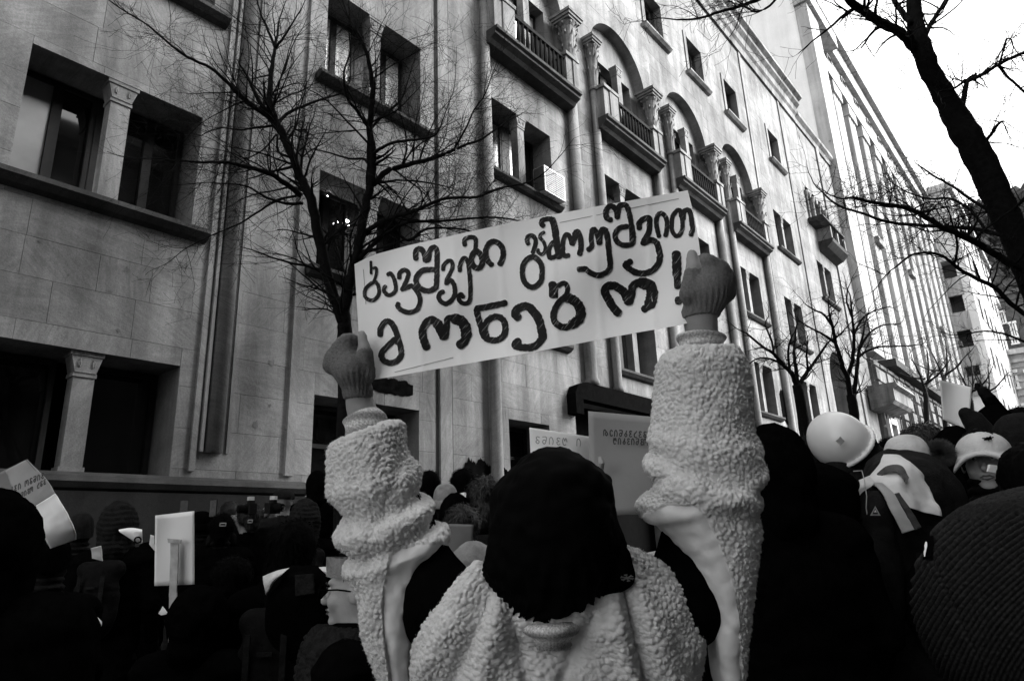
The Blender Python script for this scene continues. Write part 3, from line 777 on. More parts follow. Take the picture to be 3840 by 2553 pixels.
def tree(name, label, seed, trunk, limbs, kids, mat='bark', lens=(.9, .5), density=5.0, base_r=None, wig=.22, updraft=.03, group=None, flat=.75, tw_r=.5, minr=.0):
    """trunk, limbs: [(px,py,depth,radius)...]; limbs are traced boughs, shoots grow from them in all directions"""
    q = random.Random(seed)
    def world(L): return [at(a, b_, d) for a, b_, d, _ in L], [r for *_, r in L]
    tp, tr = world(trunk)
    foot = tp[-1].copy(); foot_z = gz(foot[1]) - .1
    root = thing(name, label, 'tree', (float(foot[0]), float(foot[1]), foot_z + .1), group=group)
    if foot[2] > foot_z + .3:
        hh = foot[2] - foot_z
        tp += [foot - np.array([0, 0, hh * .5]) + (tp[-1] - tp[-2]) * .2 * np.array([1, 1, 0]), np.array([foot[0], foot[1], foot_z]) + (tp[-1] - tp[-2]) * .25 * np.array([1, 1, 0])]
        tr += [tr[-1] * 1.1, tr[-1] * 1.35]
    mb = MB()
    sp = smooth_path(tp, 5); sr = np.interp(np.linspace(0, len(tr) - 1, len(sp)), range(len(tr)), tr)
    sp = [p + rvec(q) * r * .07 for p, r in zip(sp, sr)]
    mb.tube(sp, list(sr * (1 + np.array([q.uniform(-.06, .06) for _ in sr]))), 12)
    mb.build('trunk', M[mat], root, True)
    tw = MB(); all_l = [(world(L)) for L in limbs]
    lm_ = MB()
    for (lp, lr) in all_l:
        s = smooth_path(lp, 4); r_ = np.interp(np.linspace(0, len(lr) - 1, len(s)), range(len(lr)), lr)
        s = [s[0]] + [p + rvec(q) * r * .22 for p, r in zip(s[1:], r_[1:])]
        lm_.tube(s, list(r_), 7)
        L = sum(np.linalg.norm(s[i + 1] - s[i]) for i in range(len(s) - 1))
        for j in range(int(L * density)):
            i = q.randint(1, len(s) - 1); t = i / len(s)
            a = s[i] - s[i - 1]; a = a / (np.linalg.norm(a) + 1e-9)
            v = np.cross(a, rvec(q)); v /= np.linalg.norm(v) + 1e-6
            ang = math.radians(q.uniform(30, 75)); dd = a * math.cos(ang) + v * math.sin(ang)
            dd = dd * np.array([1, 1, flat]) + np.array([0, 0, .12])
            dd /= np.linalg.norm(dd)
            ln = q.uniform(lens[1], lens[0]) * (1.05 - .5 * t)
            twig(tw, q, s[i], dd, ln, max(min(r_[i] * tw_r, .016), .004, minr), len(kids) - 1, wig, updraft, kids)
        e = s[-1] - s[-2]; e /= np.linalg.norm(e)
        twig(tw, q, s[-1], e, lens[0] * .6, max(r_[-1], .004), len(kids) - 1, wig, updraft, kids)
    lm_.build('bough', M[mat], root, True)
    o = tw.build('crown', M[mat], root); o['kind'] = 'stuff'
    return root
# --- forked street tree before the facade
D1 = 7.0
def L1(w0, w1, d0, d1, *p):
    w0, w1 = w0 * 1.0, w1 * .95
    n = len(p); return [(a, b_, D1 + d0 + (d1 - d0) * i / (n - 1), w0 + (w1 - w0) * i / (n - 1)) for i, (a, b_) in enumerate(p)]
c_ = D1 / F_PX
limbs = [
 L1(.062, .036, 0, -.1, (1290, 1215), (1233, 1058), (1198, 886), (1164, 746), (1124, 660), (1089, 574), (1055, 494), (1029, 448)),
 L1(.036, .016, -.1, .2, (1029, 448), (1012, 373), (1015, 298), (1023, 230), (1032, 181)),
 L1(.016, .007, .2, .3, (1032, 181), (998, 98), (980, 57), (960, -10)),
 L1(.015, .006, .2, .0, (1032, 181), (1066, 138), (1095, 92), (1130, 34)),
 L1(.026, .009, -.1, -.7, (1029, 459), (986, 425), (934, 385), (900, 356), (842, 300), (791, 255), (701, 214), (638, 166), (555, 96)),
 L1(.020, .008, -.1, .6, (1038, 471), (1072, 430), (1130, 402), (1198, 376), (1256, 359), (1313, 344)),
 L1(.014, .006, -.1, .4, (1023, 473), (957, 479), (900, 488), (830, 480), (770, 500)),
 L1(.030, .010, 0, -.8, (1130, 735), (1072, 689), (1015, 654), (957, 634), (900, 620), (848, 609), (765, 609), (708, 606)),
 L1(.018, .007, 0, -.4, (1135, 763), (1072, 763), (1000, 742), (930, 700), (860, 690)),
 L1(.014, .006, 0, .5, (1110, 735), (1040, 750), (960, 800), (900, 838), (800, 880), (700, 930)),
 L1(.014, .006, -.1, .3, (1089, 590), (1041, 568), (1038, 505), (990, 560), (920, 600)),
 L1(.058, .046, 0, .1, (1296, 1200), (1296, 1144), (1325, 1001), (1353, 886), (1371, 775), (1388, 700)),
 L1(.044, .016, .1, -.1, (1388, 700), (1397, 631), (1394, 551), (1385, 488), (1394, 402), (1399, 344), (1394, 298), (1388, 253), (1371, 190), (1353, 143)),
 L1(.020, .006, .1, -.4, (1388, 495), (1376, 471), (1336, 413), (1302, 367), (1290, 275), (1313, 195), (1308, 115)),
 L1(.034, .010, .1, .9, (1400, 690), (1451, 643), (1508, 623), (1589, 603), (1652, 585), (1704, 562), (1750, 542), (1807, 522), (1864, 482)),
 L1(.012, .005, .6, .3, (1704, 557), (1750, 476), (1778, 413), (1818, 356), (1847, 275)),
 L1(.020, .007, .1, -.5, (1394, 590), (1417, 563), (1463, 540), (1520, 528), (1577, 522), (1635, 505), (1660, 450)),
 L1(.016, .006, .1, .5, (1390, 485), (1428, 442), (1474, 402), (1508, 367), (1531, 298)),
 L1(.028, .008, .1, -.6, (1359, 875), (1451, 823), (1531, 798), (1566, 786), (1618, 763), (1675, 743), (1790, 738), (1864, 709), (1960, 690)),
 L1(.026, .008, 0, .5, (1348, 972), (1400, 915), (1451, 875), (1531, 834), (1620, 830), (1742, 822), (1850, 815), (1960, 830)),
 L1(.018, .008, .2, .3, (1480, 860), (1531, 903), (1589, 863), (1646, 855), (1732, 860), (1800, 880)),
 L1(.018, .006, .1, .6, (1390, 660), (1370, 600), (1310, 595), (1240, 575), (1180, 560)),
 L1(.013, .005, .6, .2, (1508, 623), (1525, 560), (1520, 500), (1505, 440)),
]
tree('forked_street_tree', 'bare street tree forking low before the stone facade', 11,
     [(1291, 1170, D1, .056), (1291, 1210, D1, .068), (1293, 1260, D1, .076), (1300, 1400, D1, .085)], limbs, [0, 4, 5], density=12.0, lens=(1.15, .4), wig=.2, updraft=.01, tw_r=.36)
# --- leaning dark tree at the right
D2 = 5.0
def L2(w0, w1, d0, d1, *p):
    n = len(p); return [(a, b_, D2 + d0 + (d1 - d0) * i / (n - 1), w0 + (w1 - w0) * i / (n - 1)) for i, (a, b_) in enumerate(p)]
trunk2 = [(3400, -220, 5.3, .035), (3420, -90, 5.2, .042), (3427, 0, 5.1, .05), (3433, 96, 5.05, .056), (3452, 166, 5.0, .068), (3491, 274, 5.0, .066), (3555, 383, 5.0, .076), (3625, 510, 5.0, .094), (3695, 638, 5.0, .098), (3752, 765, 5.0, .098), (3810, 893, 5.0, .098), (3868, 1040, 5.0, .10), (3930, 1220, 5.0, .105), (3980, 1500, 5.0, .11), (4000, 1800, 5.0, .12)]
limbs2 = [
 L2(.036, .022, 0, -.5, (3425, 170), (3376, 121), (3312, 96), (3242, 45), (3185, 6), (3130, -60), (3040, -150)),
 L2(.030, .02, 0, -.2, (3430, 190), (3385, 140), (3330, 100)),
 L2(.018, .012, 0, .4, (3468, 134), (3503, 70), (3554, 0), (3610, -90)),
 L2(.022, .016, 0, .3, (3415, 90), (3376, 38), (3350, 0), (3320, -60)),
 L2(.022, .016, 0, .1, (3606, 408), (3618, 344), (3625, 306)),
 L2(.016, .010, .1, .3, (3625, 306), (3695, 274), (3746, 242), (3840, 198), (3920, 170)),
 L2(.010, .006, .1, -.3, (3618, 300), (3590, 325), (3555, 338), (3520, 345)),
 L2(.011, .008, .2, .4, (3746, 249), (3784, 293), (3840, 344), (3900, 400)),
 L2(.008, .005, .2, .3, (3746, 242), (3760, 200), (3775, 150), (3790, 148), (3800, 175)),
 L2(.013, .011, 0, -.2, (3675, 542), (3700, 525), (3720, 500), (3732, 478)),
 L2(.030, .008, 0, -.9, (3830, 1010), (3784, 985), (3720, 944), (3625, 893), (3529, 848), (3452, 803), (3389, 778), (3274, 759), (3197, 740)),
 L2(.018, .007, 0, .4, (3775, 886), (3700, 868), (3625, 855), (3516, 850), (3338, 835), (3242, 803), (3146, 772), (3095, 733)),
 L2(.014, .006, 0, .7, (3750, 816), (3657, 759), (3574, 701), (3497, 657), (3453, 625)),
 L2(.018, .006, 0, -.4, (3870, 1200), (3789, 1136), (3732, 1079), (3675, 1050), (3617, 1021), (3577, 993), (3531, 958), (3474, 947), (3416, 958), (3360, 1000)),
 L2(.011, .005, 0, .3, (3900, 1300), (3840, 1280), (3761, 1251), (3692, 1242), (3629, 1251)),
 L2(.010, .005, 0, -.3, (3577, 993), (3590, 930), (3580, 870), (3560, 800)),
 L2(.012, .006, 0, .5, (3700, 868), (3640, 790), (3560, 745), (3480, 745), (3400, 720)),
 L2(.010, .006, 0, -.5, (3790, 800), (3830, 760), (3880, 700)),
 L2(.010, .005, 0, .5, (3840, 980), (3900, 900), (3960, 860)),
 L2(.018, .006, -.5, -.2, (3040, -150), (2960, -80), (2880, -20), (2790, 20), (2700, 45), (2620, 70), (2540, 75)),
 L2(.010, .005, -.4, -.7, (2960, -80), (2900, 10), (2840, 45), (2800, 30)),
]
tree('leaning_street_tree', 'dark bare tree leaning in from the right with knobbly trunk', 23, trunk2, limbs2, [0, 3, 5], density=13.0, lens=(.62, .22), wig=.24, updraft=.0, tw_r=.42)
# --- two street trees and the ones beyond
def small_tree(label, seed, D, tr, lb_, dens, lens, kids, g='bare street trees up the road', mat='bark', minr=.0):
    def W(L, w0, w1, sp): 
        n = len(L); return [(a, b_, D + sp * i / (n - 1), w0 + (w1 - w0) * i / (n - 1)) for i, (a, b_) in enumerate(L)]
    return tree('bare_street_tree', label, seed, W(tr, .085, .10, 0), [W(L, w0, w1, sp) for w0, w1, sp, L in lb_], kids, mat, lens, dens, group=g, minr=minr)
small_tree('bare young tree just left of the white hard hat', 41, 13.0, [(2986, 1440), (3000, 1500), (3022, 1640)], [
 (.05, .018, -.6, [(2990, 1450), (2966, 1395), (2940, 1370), (2900, 1325), (2860, 1300), (2800, 1250)]),
 (.045, .015, .5, [(2992, 1450), (2985, 1390), (2978, 1330), (2980, 1290), (2985, 1240)]),
 (.045, .014, .8, [(2998, 1440), (3030, 1390), (3060, 1350), (3100, 1290), (3130, 1265)]),
 (.028, .012, -.8, [(2962, 1390), (2955, 1330), (2960, 1290), (2970, 1260)]),
 (.026, .010, .4, [(2940, 1370), (2890, 1345), (2840, 1345), (2800, 1370)]),
 (.026, .010, .4, [(2900, 1325), (2895, 1280), (2870, 1220), (2880, 1190)]),
 (.026, .010, -.5, [(3030, 1390), (3025, 1330), (3030, 1270)])], 6.0, (.8, .35), [0, 3, 4])
small_tree('bare young tree with forked trunk behind the white hard hat', 43, 13.5, [(3190, 1480), (3202, 1540), (3208, 1640)], [
 (.058, .02, -.5, [(3190, 1490), (3178, 1420), (3155, 1360), (3135, 1290), (3120, 1220), (3110, 1180)]),
 (.052, .02, .6, [(3200, 1520), (3207, 1440), (3215, 1370), (3222, 1310), (3240, 1240)]),
 (.045, .015, -.2, [(3178, 1410), (3195, 1350), (3203, 1262), (3195, 1188), (3190, 1120)]),
 (.03, .010, .9, [(3218, 1340), (3244, 1320), (3302, 1300), (3380, 1298), (3450, 1292)]),
 (.028, .010, -.8, [(3130, 1280), (3080, 1250), (3040, 1230), (2990, 1200)]),
 (.028, .010, -.3, [(3120, 1220), (3090, 1180), (3050, 1160), (3020, 1140)]),
 (.028, .010, .6, [(3222, 1310), (3260, 1250), (3310, 1220), (3370, 1215)]),
 (.026, .010, .6, [(3200, 1262), (3230, 1200), (3270, 1170), (3330, 1150)]),
 (.026, .010, .2, [(3195, 1188), (3175, 1130), (3180, 1080)])], 6.0, (.9, .4), [0, 3, 4])
for i, (px, py, D, s) in enumerate(((3470, 1470, 26, 1.0), (3540, 1440, 29, 1.0), (3640, 1500, 24, .8), (3700, 1500, 30, .8))):
    W_ = 60 * s
    small_tree(('thin bare tree left of the blank raised placard', 'thin bare tree rising behind the blank raised placard', 'twiggy bare tree right of the blank raised placard', 'twiggy bare tree before the ornate end building')[i], 50 + i, D,
      [(px, py, ), (px + 4, py + 60), (px + 8, py + 200)], [
      (.06, .02, 0, [(px, py), (px - .3 * W_, py - 1.0 * W_), (px - .8 * W_, py - 2.0 * W_)]),
      (.06, .02, 1, [(px, py), (px + .2 * W_, py - 1.2 * W_), (px + .1 * W_, py - 2.6 * W_)]),
      (.05, .02, -1, [(px, py - 30), (px + .7 * W_, py - 1.0 * W_), (px + 1.3 * W_, py - 1.7 * W_)]),
      (.04, .02, 1, [(px, py - 50), (px - .9 * W_, py - .9 * W_), (px - 1.6 * W_, py - 1.2 * W_)])], 3.2, (1.3, .6), [0, 3, 4], mat='bark_far', minr=.009)
# ================================================================== tools for people and cloth
def fast_mesh(name, v, f, mat=None, smooth=True, mat_idx=None):
    v = np.asarray(v, np.float32); f = np.asarray(f, np.int32)
    me = bpy.data.meshes.new(name)
    k = f.shape[1]
    me.vertices.add(len(v)); me.vertices.foreach_set('co', v.ravel())
    me.loops.add(f.size); me.loops.foreach_set('vertex_index', f.ravel())
    me.polygons.add(len(f)); me.polygons.foreach_set('loop_start', np.arange(len(f), dtype=np.int32) * k)
    if smooth: me.polygons.foreach_set('use_smooth', np.ones(len(f), bool))
    for m in (mat if isinstance(mat, (list, tuple)) else [mat] if mat else []): me.materials.append(m)
    if mat_idx is not None: me.polygons.foreach_set('material_index', np.asarray(mat_idx, np.int32))
    me.update(calc_edges=True); me.validate()
    return me
def fobj(name, v, f, mat, parent=None, smooth=True, local=False, mat_idx=None):
    v = np.asarray(v, float)
    if parent is not None and not local:
        m = np.array(root_matrix(parent).inverted()); v = v @ m[:3, :3].T + m[:3, 3]
    return link(bpy.data.objects.new(name, fast_mesh(name, v, f, mat, smooth, mat_idx)), parent)

class Field:
    """signed distance field on a grid; shapes are blended in one by one and meshed with surface nets"""
    def __init__(s, lo, hi, h):
        s.h = h; s.lo = np.array(lo, float)
        s.n = np.maximum(np.ceil((np.array(hi) - s.lo) / h).astype(int) + 1, 3)
        s.F = np.full(s.n, .08, np.float32)
        s.ax = [s.lo[i] + h * np.arange(s.n[i]) for i in range(3)]
    def _sl(s, lo, hi):
        a = np.clip(np.floor((np.array(lo) - s.lo) / s.h).astype(int) - 1, 0, s.n); b = np.clip(np.ceil((np.array(hi) - s.lo) / s.h).astype(int) + 2, 0, s.n)
        return tuple(slice(int(i), int(j)) for i, j in zip(a, b))
    def _grid(s, sl):
        return np.meshgrid(*[s.ax[i][sl[i]] for i in range(3)], indexing='ij', sparse=True)
    def _mix(s, sl, d, k, cut):
        F = s.F[sl]
        if cut:
            s.F[sl] = np.maximum(F, -d) if k <= 0 else -smin(-F, d, k)
        else:
            s.F[sl] = np.minimum(F, d) if k <= 0 else smin(F, d, k)
    def cap(s, a, b, ra, rb=None, k=.02, cut=False):
        rb = ra if rb is None else rb; a = np.array(a, float); b = np.array(b, float); R = max(ra, rb) + k + .01
        sl = s._sl(np.minimum(a, b) - R, np.maximum(a, b) + R)
        if any(q.stop <= q.start for q in sl): return s
        X, Y, Z_ = s._grid(sl); d = b - a; L = d @ d + 1e-12
        t = np.clip(((X - a[0]) * d[0] + (Y - a[1]) * d[1] + (Z_ - a[2]) * d[2]) / L, 0, 1)
        D = np.sqrt((X - a[0] - t * d[0]) ** 2 + (Y - a[1] - t * d[1]) ** 2 + (Z_ - a[2] - t * d[2]) ** 2) - (ra + (rb - ra) * t)
        s._mix(sl, D.astype(np.float32), k, cut); return s
    def ell(s, c, r, k=.02, cut=False, R=None):
        c = np.array(c, float); r = np.array(r, float); m = (max(r) if R is not None else r) + k + .01
        sl = s._sl(c - m, c + m)
        if any(q.stop <= q.start for q in sl): return s
        X, Y, Z_ = s._grid(sl); X = X - c[0]; Y = Y - c[1]; Z_ = Z_ - c[2]
        if R is not None:
            X, Y, Z_ = (R[0][0] * X + R[1][0] * Y + R[2][0] * Z_, R[0][1] * X + R[1][1] * Y + R[2][1] * Z_, R[0][2] * X + R[1][2] * Y + R[2][2] * Z_)
        q0 = np.sqrt((X / r[0]) ** 2 + (Y / r[1]) ** 2 + (Z_ / r[2]) ** 2)
        q1 = np.sqrt((X / r[0] ** 2) ** 2 + (Y / r[1] ** 2) ** 2 + (Z_ / r[2] ** 2) ** 2) + 1e-9
        D = q0 * (q0 - 1) / q1
        s._mix(sl, D.astype(np.float32), k, cut); return s
    def mesh(s):
        F = s.F; n = s.n; I = F < 0
        C = [F[i:n[0] - 1 + i, j:n[1] - 1 + j, k:n[2] - 1 + k] for i in (0, 1) for j in (0, 1) for k in (0, 1)]
        IN = [I[i:n[0] - 1 + i, j:n[1] - 1 + j, k:n[2] - 1 + k] for i in (0, 1) for j in (0, 1) for k in (0, 1)]
        cnt = sum(q.astype(np.int8) for q in IN); act = (cnt > 0) & (cnt < 8)
        idx = np.argwhere(act); ids = np.full(act.shape, -1, np.int64); ids[act] = np.arange(len(idx))
        cv = np.stack([q[act] for q in C], 1); off = np.array([(i, j, k) for i in (0, 1) for j in (0, 1) for k in (0, 1)], float)
        acc = np.zeros((len(idx), 3)); w = np.zeros(len(idx))
        for a in range(8):
            for b in range(a + 1, 8):
                if abs(off[a] - off[b]).sum() != 1: continue
                m = (cv[:, a] < 0) != (cv[:, b] < 0)
                t = cv[m, a] / (cv[m, a] - cv[m, b])
                acc[m] += off[a] + t[:, None] * (off[b] - off[a]); w[m] += 1
        V = s.lo + s.h * (idx + acc / w[:, None]); Q = []
        for ax in range(3):
            u, v = [(1, 2), (2, 0), (0, 1)][ax]
            sl0 = [slice(None)] * 3; sl1 = [slice(None)] * 3
            sl0[ax] = slice(0, -1); sl1[ax] = slice(1, None)
            ch = I[tuple(sl0)] != I[tuple(sl1)]; e = np.argwhere(ch)
            e = e[(e[:, u] > 0) & (e[:, v] > 0) & (e[:, u] < n[u] - 1) & (e[:, v] < n[v] - 1)]
            if not len(e): continue
            du = np.zeros(3, int); du[u] = 1; dv = np.zeros(3, int); dv[v] = 1
            q = np.stack([ids[tuple((e - du - dv).T)], ids[tuple((e - dv).T)], ids[tuple(e.T)], ids[tuple((e - du).T)]], 1)
            flip = ~I[tuple(e.T)]
            q[flip] = q[flip][:, ::-1]; Q.append(q)
        return V, np.concatenate(Q)
def smin(a, b, k):
    h = np.clip(.5 + .5 * (b - a) / k, 0, 1)
    return b + (a - b) * h - k * h * (1 - h)
def rotx(a):
    c, s_ = math.cos(a), math.sin(a); return np.array([[1, 0, 0], [0, c, -s_], [0, s_, c]])

def worley(P, cell, seed=0, jitter=.9):
    """distance to the two nearest feature points and the id of the nearest, in cell units"""
    P = np.asarray(P) / cell; base = np.floor(P).astype(np.int64); f1 = np.full(len(P), 9.); f2 = f1.copy(); idn = np.zeros(len(P))
    for dx in (-1, 0, 1):
        for dy in (-1, 0, 1):
            for dz in (-1, 0, 1):
                c = base + (dx, dy, dz)
                h = (c[:, 0] * 73856093) ^ (c[:, 1] * 19349663) ^ (c[:, 2] * 83492791) ^ (seed * 2654435761)
                r = []
                for k in range(3):
                    h = (h * 6364136223846793005 + 1442695040888963407) & 0x7fffffffffffffff
                    r.append(((h >> 20) & 0xffff) / 65535.)
                q = c + .5 + (np.stack(r, 1) - .5) * jitter
                d = np.sqrt(((P - q) ** 2).sum(1)); m = d < f1
                f2 = np.where(m, f1, np.minimum(f2, d)); f1 = np.where(m, d, f1); idn = np.where(m, r[0], idn)
    return f1, f2, idn
def vnoise(P, scale, seed=0):
    P = np.asarray(P) * scale + seed * 17.13; b = np.floor(P).astype(np.int64); t = P - b; t = t * t * (3 - 2 * t); out = 0
    for dx in (0, 1):
        for dy in (0, 1):
            for dz in (0, 1):
                c = b + (dx, dy, dz); h = (c[:, 0] * 73856093) ^ (c[:, 1] * 19349663) ^ (c[:, 2] * 83492791)
                h = (h * 6364136223846793005 + 1442695040888963407) & 0x7fffffffffffffff
                r = ((h >> 22) & 0xffff) / 32767.5 - 1
                out = out + r * np.where(dx, t[:, 0], 1 - t[:, 0]) * np.where(dy, t[:, 1], 1 - t[:, 1]) * np.where(dz, t[:, 2], 1 - t[:, 2])
    return out
def cat(rows, n):
    """resample rows of numbers smoothly"""
    s = smooth_path([np.array(r, float) for r in rows], 16); s = np.array(s); d = np.r_[0, np.cumsum(np.abs(np.diff(s[:, 0])) + 1e-6)]
    return np.stack([np.interp(np.linspace(0, d[-1], n), d, s[:, i]) for i in range(s.shape[1])], 1)
def loft(rows, n_len, n_around, expo=2.0, tuck=0.0):
    """rows: (py, px_left, px_right, depth, half_thickness_m, tilt_px); closed tube seen as that outline"""
    R = cat(rows, n_len); V = []
    w = np.linspace(0, 2 * np.pi, n_around, endpoint=False)
    c, s_ = np.cos(w), np.sin(w); e = 2.0 / expo
    cx = np.sign(c) * np.abs(c) ** e; sx = np.sign(s_) * np.abs(s_) ** e
    for y, xl, xr, d, ry, tl in R:
        P = at((xl + xr) / 2, y, d); hw = (xr - xl) / 2 * d / F_PX
        V.append(P + np.outer(cx * hw, RT) + np.outer(sx * ry, .5 * HF + .5 * ray((xl + xr) / 2, y) / np.linalg.norm(ray((xl + xr) / 2, y))) - np.outer(c * tl * d / F_PX, UP))
    V = np.array(V); F = []
    i = np.arange(n_len - 1)[:, None] * n_around; j = np.arange(n_around)[None]; j2 = (j + 1) % n_around
    F = np.stack([i + j, i + n_around + j, i + n_around + j2, i + j2], -1).reshape(-1, 4)
    V = V.reshape(-1, 3)
    # close both ends with a fan of quads
    a, b_ = V[:n_around].mean(0), V[-n_around:].mean(0); k = len(V); V = np.vstack([V, a, b_])
    q = np.arange(0, n_around, 2)
    F = np.vstack([F, np.stack([np.full_like(q, k), q, (q + 1) % n_around, (q + 2) % n_around], 1),
                   np.stack([np.full_like(q, k + 1), len(V) - 2 - n_around + (q + 2) % n_around, len(V) - 2 - n_around + (q + 1) % n_around, len(V) - 2 - n_around + q], 1)])
    return V, F
def normals(V, F):
    n = np.cross(V[F[:, 2]] - V[F[:, 0]], V[F[:, 3]] - V[F[:, 1]]); N = np.zeros_like(V)
    for k in range(4): np.add.at(N, F[:, k], n)
    return N / (np.linalg.norm(N, axis=1, keepdims=True) + 1e-12)
def orient_out(V, F):
    c = V.mean(0); n = normals(V, F)
    return F if ((V - c) * n).sum() > 0 else F[:, ::-1]
def to_px(V):
    w = V - CP; z = w @ FW
    return IW / 2 + F_PX * (w @ RT) / z, IH / 2 - F_PX * (w @ UP) / z
def in_poly(X, Y, poly):
    r = np.zeros(len(X), bool); n = len(poly)
    for i in range(n):
        (x0, y0), (x1, y1) = poly[i], poly[(i + 1) % n]
        c = ((y0 > Y) != (y1 > Y)) & (X < (x1 - x0) * (Y - y0) / ((y1 - y0) or 1e-9) + x0); r ^= c
    return r
def sherpa(V, F, cell=.0125, amp=.006, seed=1, folds=None, smooth_in=None):
    F = orient_out(V, F); N = normals(V, F)
    if folds is not None: V = V + N * folds(V)[:, None]; N = normals(V, F)
    W = V + .35 * cell * np.stack([vnoise(V, 55, seed + k) for k in range(3)], 1)
    f1, f2, idn = worley(W, cell, seed)
    nub = np.clip((f2 - f1) / .38, 0, 1) ** .5 * (.5 + .5 * np.clip(1 - (f1 / .85) ** 2, 0, 1) ** .6)
    flat = np.clip(.95 + .35 * vnoise(V, 16, seed + 5), .65, 1.2)
    d = amp * flat * (nub * (.6 + .7 * idn)) + .0006 * vnoise(V, 420, seed) + .0007 * vnoise(V, 200, seed + 2) + .003 * vnoise(V, 28, seed)
    if smooth_in is not None:                                  # a panel of smooth cloth let into the fleece
        P0 = V + N * d[:, None]; sm = in_poly(*to_px(V), smooth_in)
        d = np.where(sm, .0065 * vnoise(V * np.array([1, 1, .45]), 30, seed + 9) + .0022 * vnoise(V, 70, seed + 4), d)
        return V + N * d[:, None], F, sm[F].all(1)
    return V + N * d[:, None], F
def fuzz(V, F, n, length, width, seed, cond=None):
    """short curved fibres standing on a surface"""
    q = np.random.default_rng(seed); N = normals(V, F)
    i = q.integers(0, len(F), n); c = V[F[i]].mean(1); nn = N[F[i, 0]]
    t = q.normal(size=(n, 3)); t -= nn * (t * nn).sum(1, keepdims=True); t /= np.linalg.norm(t, axis=1, keepdims=True) + 1e-9
    s_ = np.cross(nn, t); L = length * q.uniform(.5, 1.3, (n, 1))
    m = c + nn * L * .6 + t * L * .3; e = c + nn * L * .75 + t * L * .9
    P = np.stack([c - s_ * width, c + s_ * width, m + s_ * width * .7, m - s_ * width * .7, e, e], 1)
    k = np.arange(n)[:, None] * 6
    return P.reshape(-1, 3), np.concatenate([k + np.array([[0, 1, 2, 3]]), k + np.array([[3, 2, 4, 5]])])

# ---- materials for cloth and skin
M['black'] = plain('black_cloth', .0022, .95, .0, .3, 40)
M['black2'] = plain('black_padded_cloth', .004, .8, .06, .4, 25, .4, 60)
M['dark'] = plain('charcoal_cloth', .012, .9, .05, .35, 30, .5, 120)
M['grey'] = plain('grey_cloth', .09, .9, .05, .25, 30, .5, 150)
M['lightcloth'] = plain('pale_cloth', .55, .9, .05, .15, 20, .4, 200)
M['pale_grey'] = plain('pale_grey_cloth', .22, .9, .05, .25, 20, .5, 160)
M['satin'] = plain('pale_smooth_cloth', .66, .85, .08, .10, 14, .25, 30)
M['sherpa'] = plain('cream_fleece', .61, 1.0, .0, .10, 60, .35, 500)
M['sherpa'].node_tree.nodes['Principled BSDF'].inputs['Sheen Weight'].default_value = .08
M['skin'] = plain('skin', .34, .55, .25, .08, 30, .15, 300)
M['hero_skin'] = plain('hand_skin', .26, .6, .2, .1, 30, .15, 300)
M['skin_shade'] = plain('shaded_skin', .17, .6, .2, .1, 30, .15, 300)  # darker copy of skin, the crowd's shade put into the colour
M['lips'] = plain('lips', .09, .5, .25, .1, 60)
M['hair'] = plain('black_hair', .0022, .8, .03, .3, 60)
M['hair2'] = plain('dark_brown_hair', .012, .5, .25, .4, 90)
M['glove'] = plain('grey_knit_glove', .14, .95, .05, .22, 260, .35, 420)
M['paper'] = plain('white_paper', .88, .75, .15, .03, 6, .12, 14)
M['paper2'] = plain('thin_paper', .34, .8, .1, .08, 5, .15, 12)
M['board'] = plain('grey_board', .20, .8, .1, .1, 8)
M['white_hat'] = plain('white_plastic', .72, .28, .5, .05, 10)
M['wood'] = plain('pale_lath', .5, .8, .1, .15, 30)
M['pencil'] = plain('pencil_line', .38, .9, .0)
M['ghost'] = plain('print_showing_through', .13, .8, .05, .3, 60)
M['ghost2'] = plain('faint_print_showing_through', .33, .8, .05, .15, 60)
def rib(name, v, scale, axis=0, contrast=.6, bumpd=.004):
    m, n, l, b = nmat(name)
    b.inputs['Roughness'].default_value = .95; b.inputs['Specular IOR Level'].default_value = .03
    tc = n.new('ShaderNodeTexCoord'); at_ = n.new('ShaderNodeAttribute'); at_.attribute_name = 'ribc'
    ma = n.new('ShaderNodeMath'); ma.operation = 'SINE'; l.new(at_.outputs['Fac'], ma.inputs[0])
    ns = n.new('ShaderNodeTexNoise'); ns.inputs['Scale'].default_value = 300; l.new(tc.outputs['Object'], ns.inputs['Vector'])
    r = n.new('ShaderNodeMapRange'); r.inputs['From Min'].default_value = -.8; r.inputs['From Max'].default_value = .8
    r.inputs['To Min'].default_value = v * (1 - contrast); r.inputs['To Max'].default_value = v * (1 + contrast * .3); l.new(ma.outputs[0], r.inputs['Value'])
    r2 = n.new('ShaderNodeMapRange'); r2.inputs['From Min'].default_value = .3; r2.inputs['From Max'].default_value = .7; r2.inputs['To Min'].default_value = .55; r2.inputs['To Max'].default_value = 1.35
    l.new(ns.outputs['Fac'], r2.inputs['Value'])
    mm = n.new('ShaderNodeMath'); mm.operation = 'MULTIPLY'; l.new(r.outputs[0], mm.inputs[0]); l.new(r2.outputs[0], mm.inputs[1])
    l.new(mm.outputs[0], b.inputs['Base Color'])
    return m
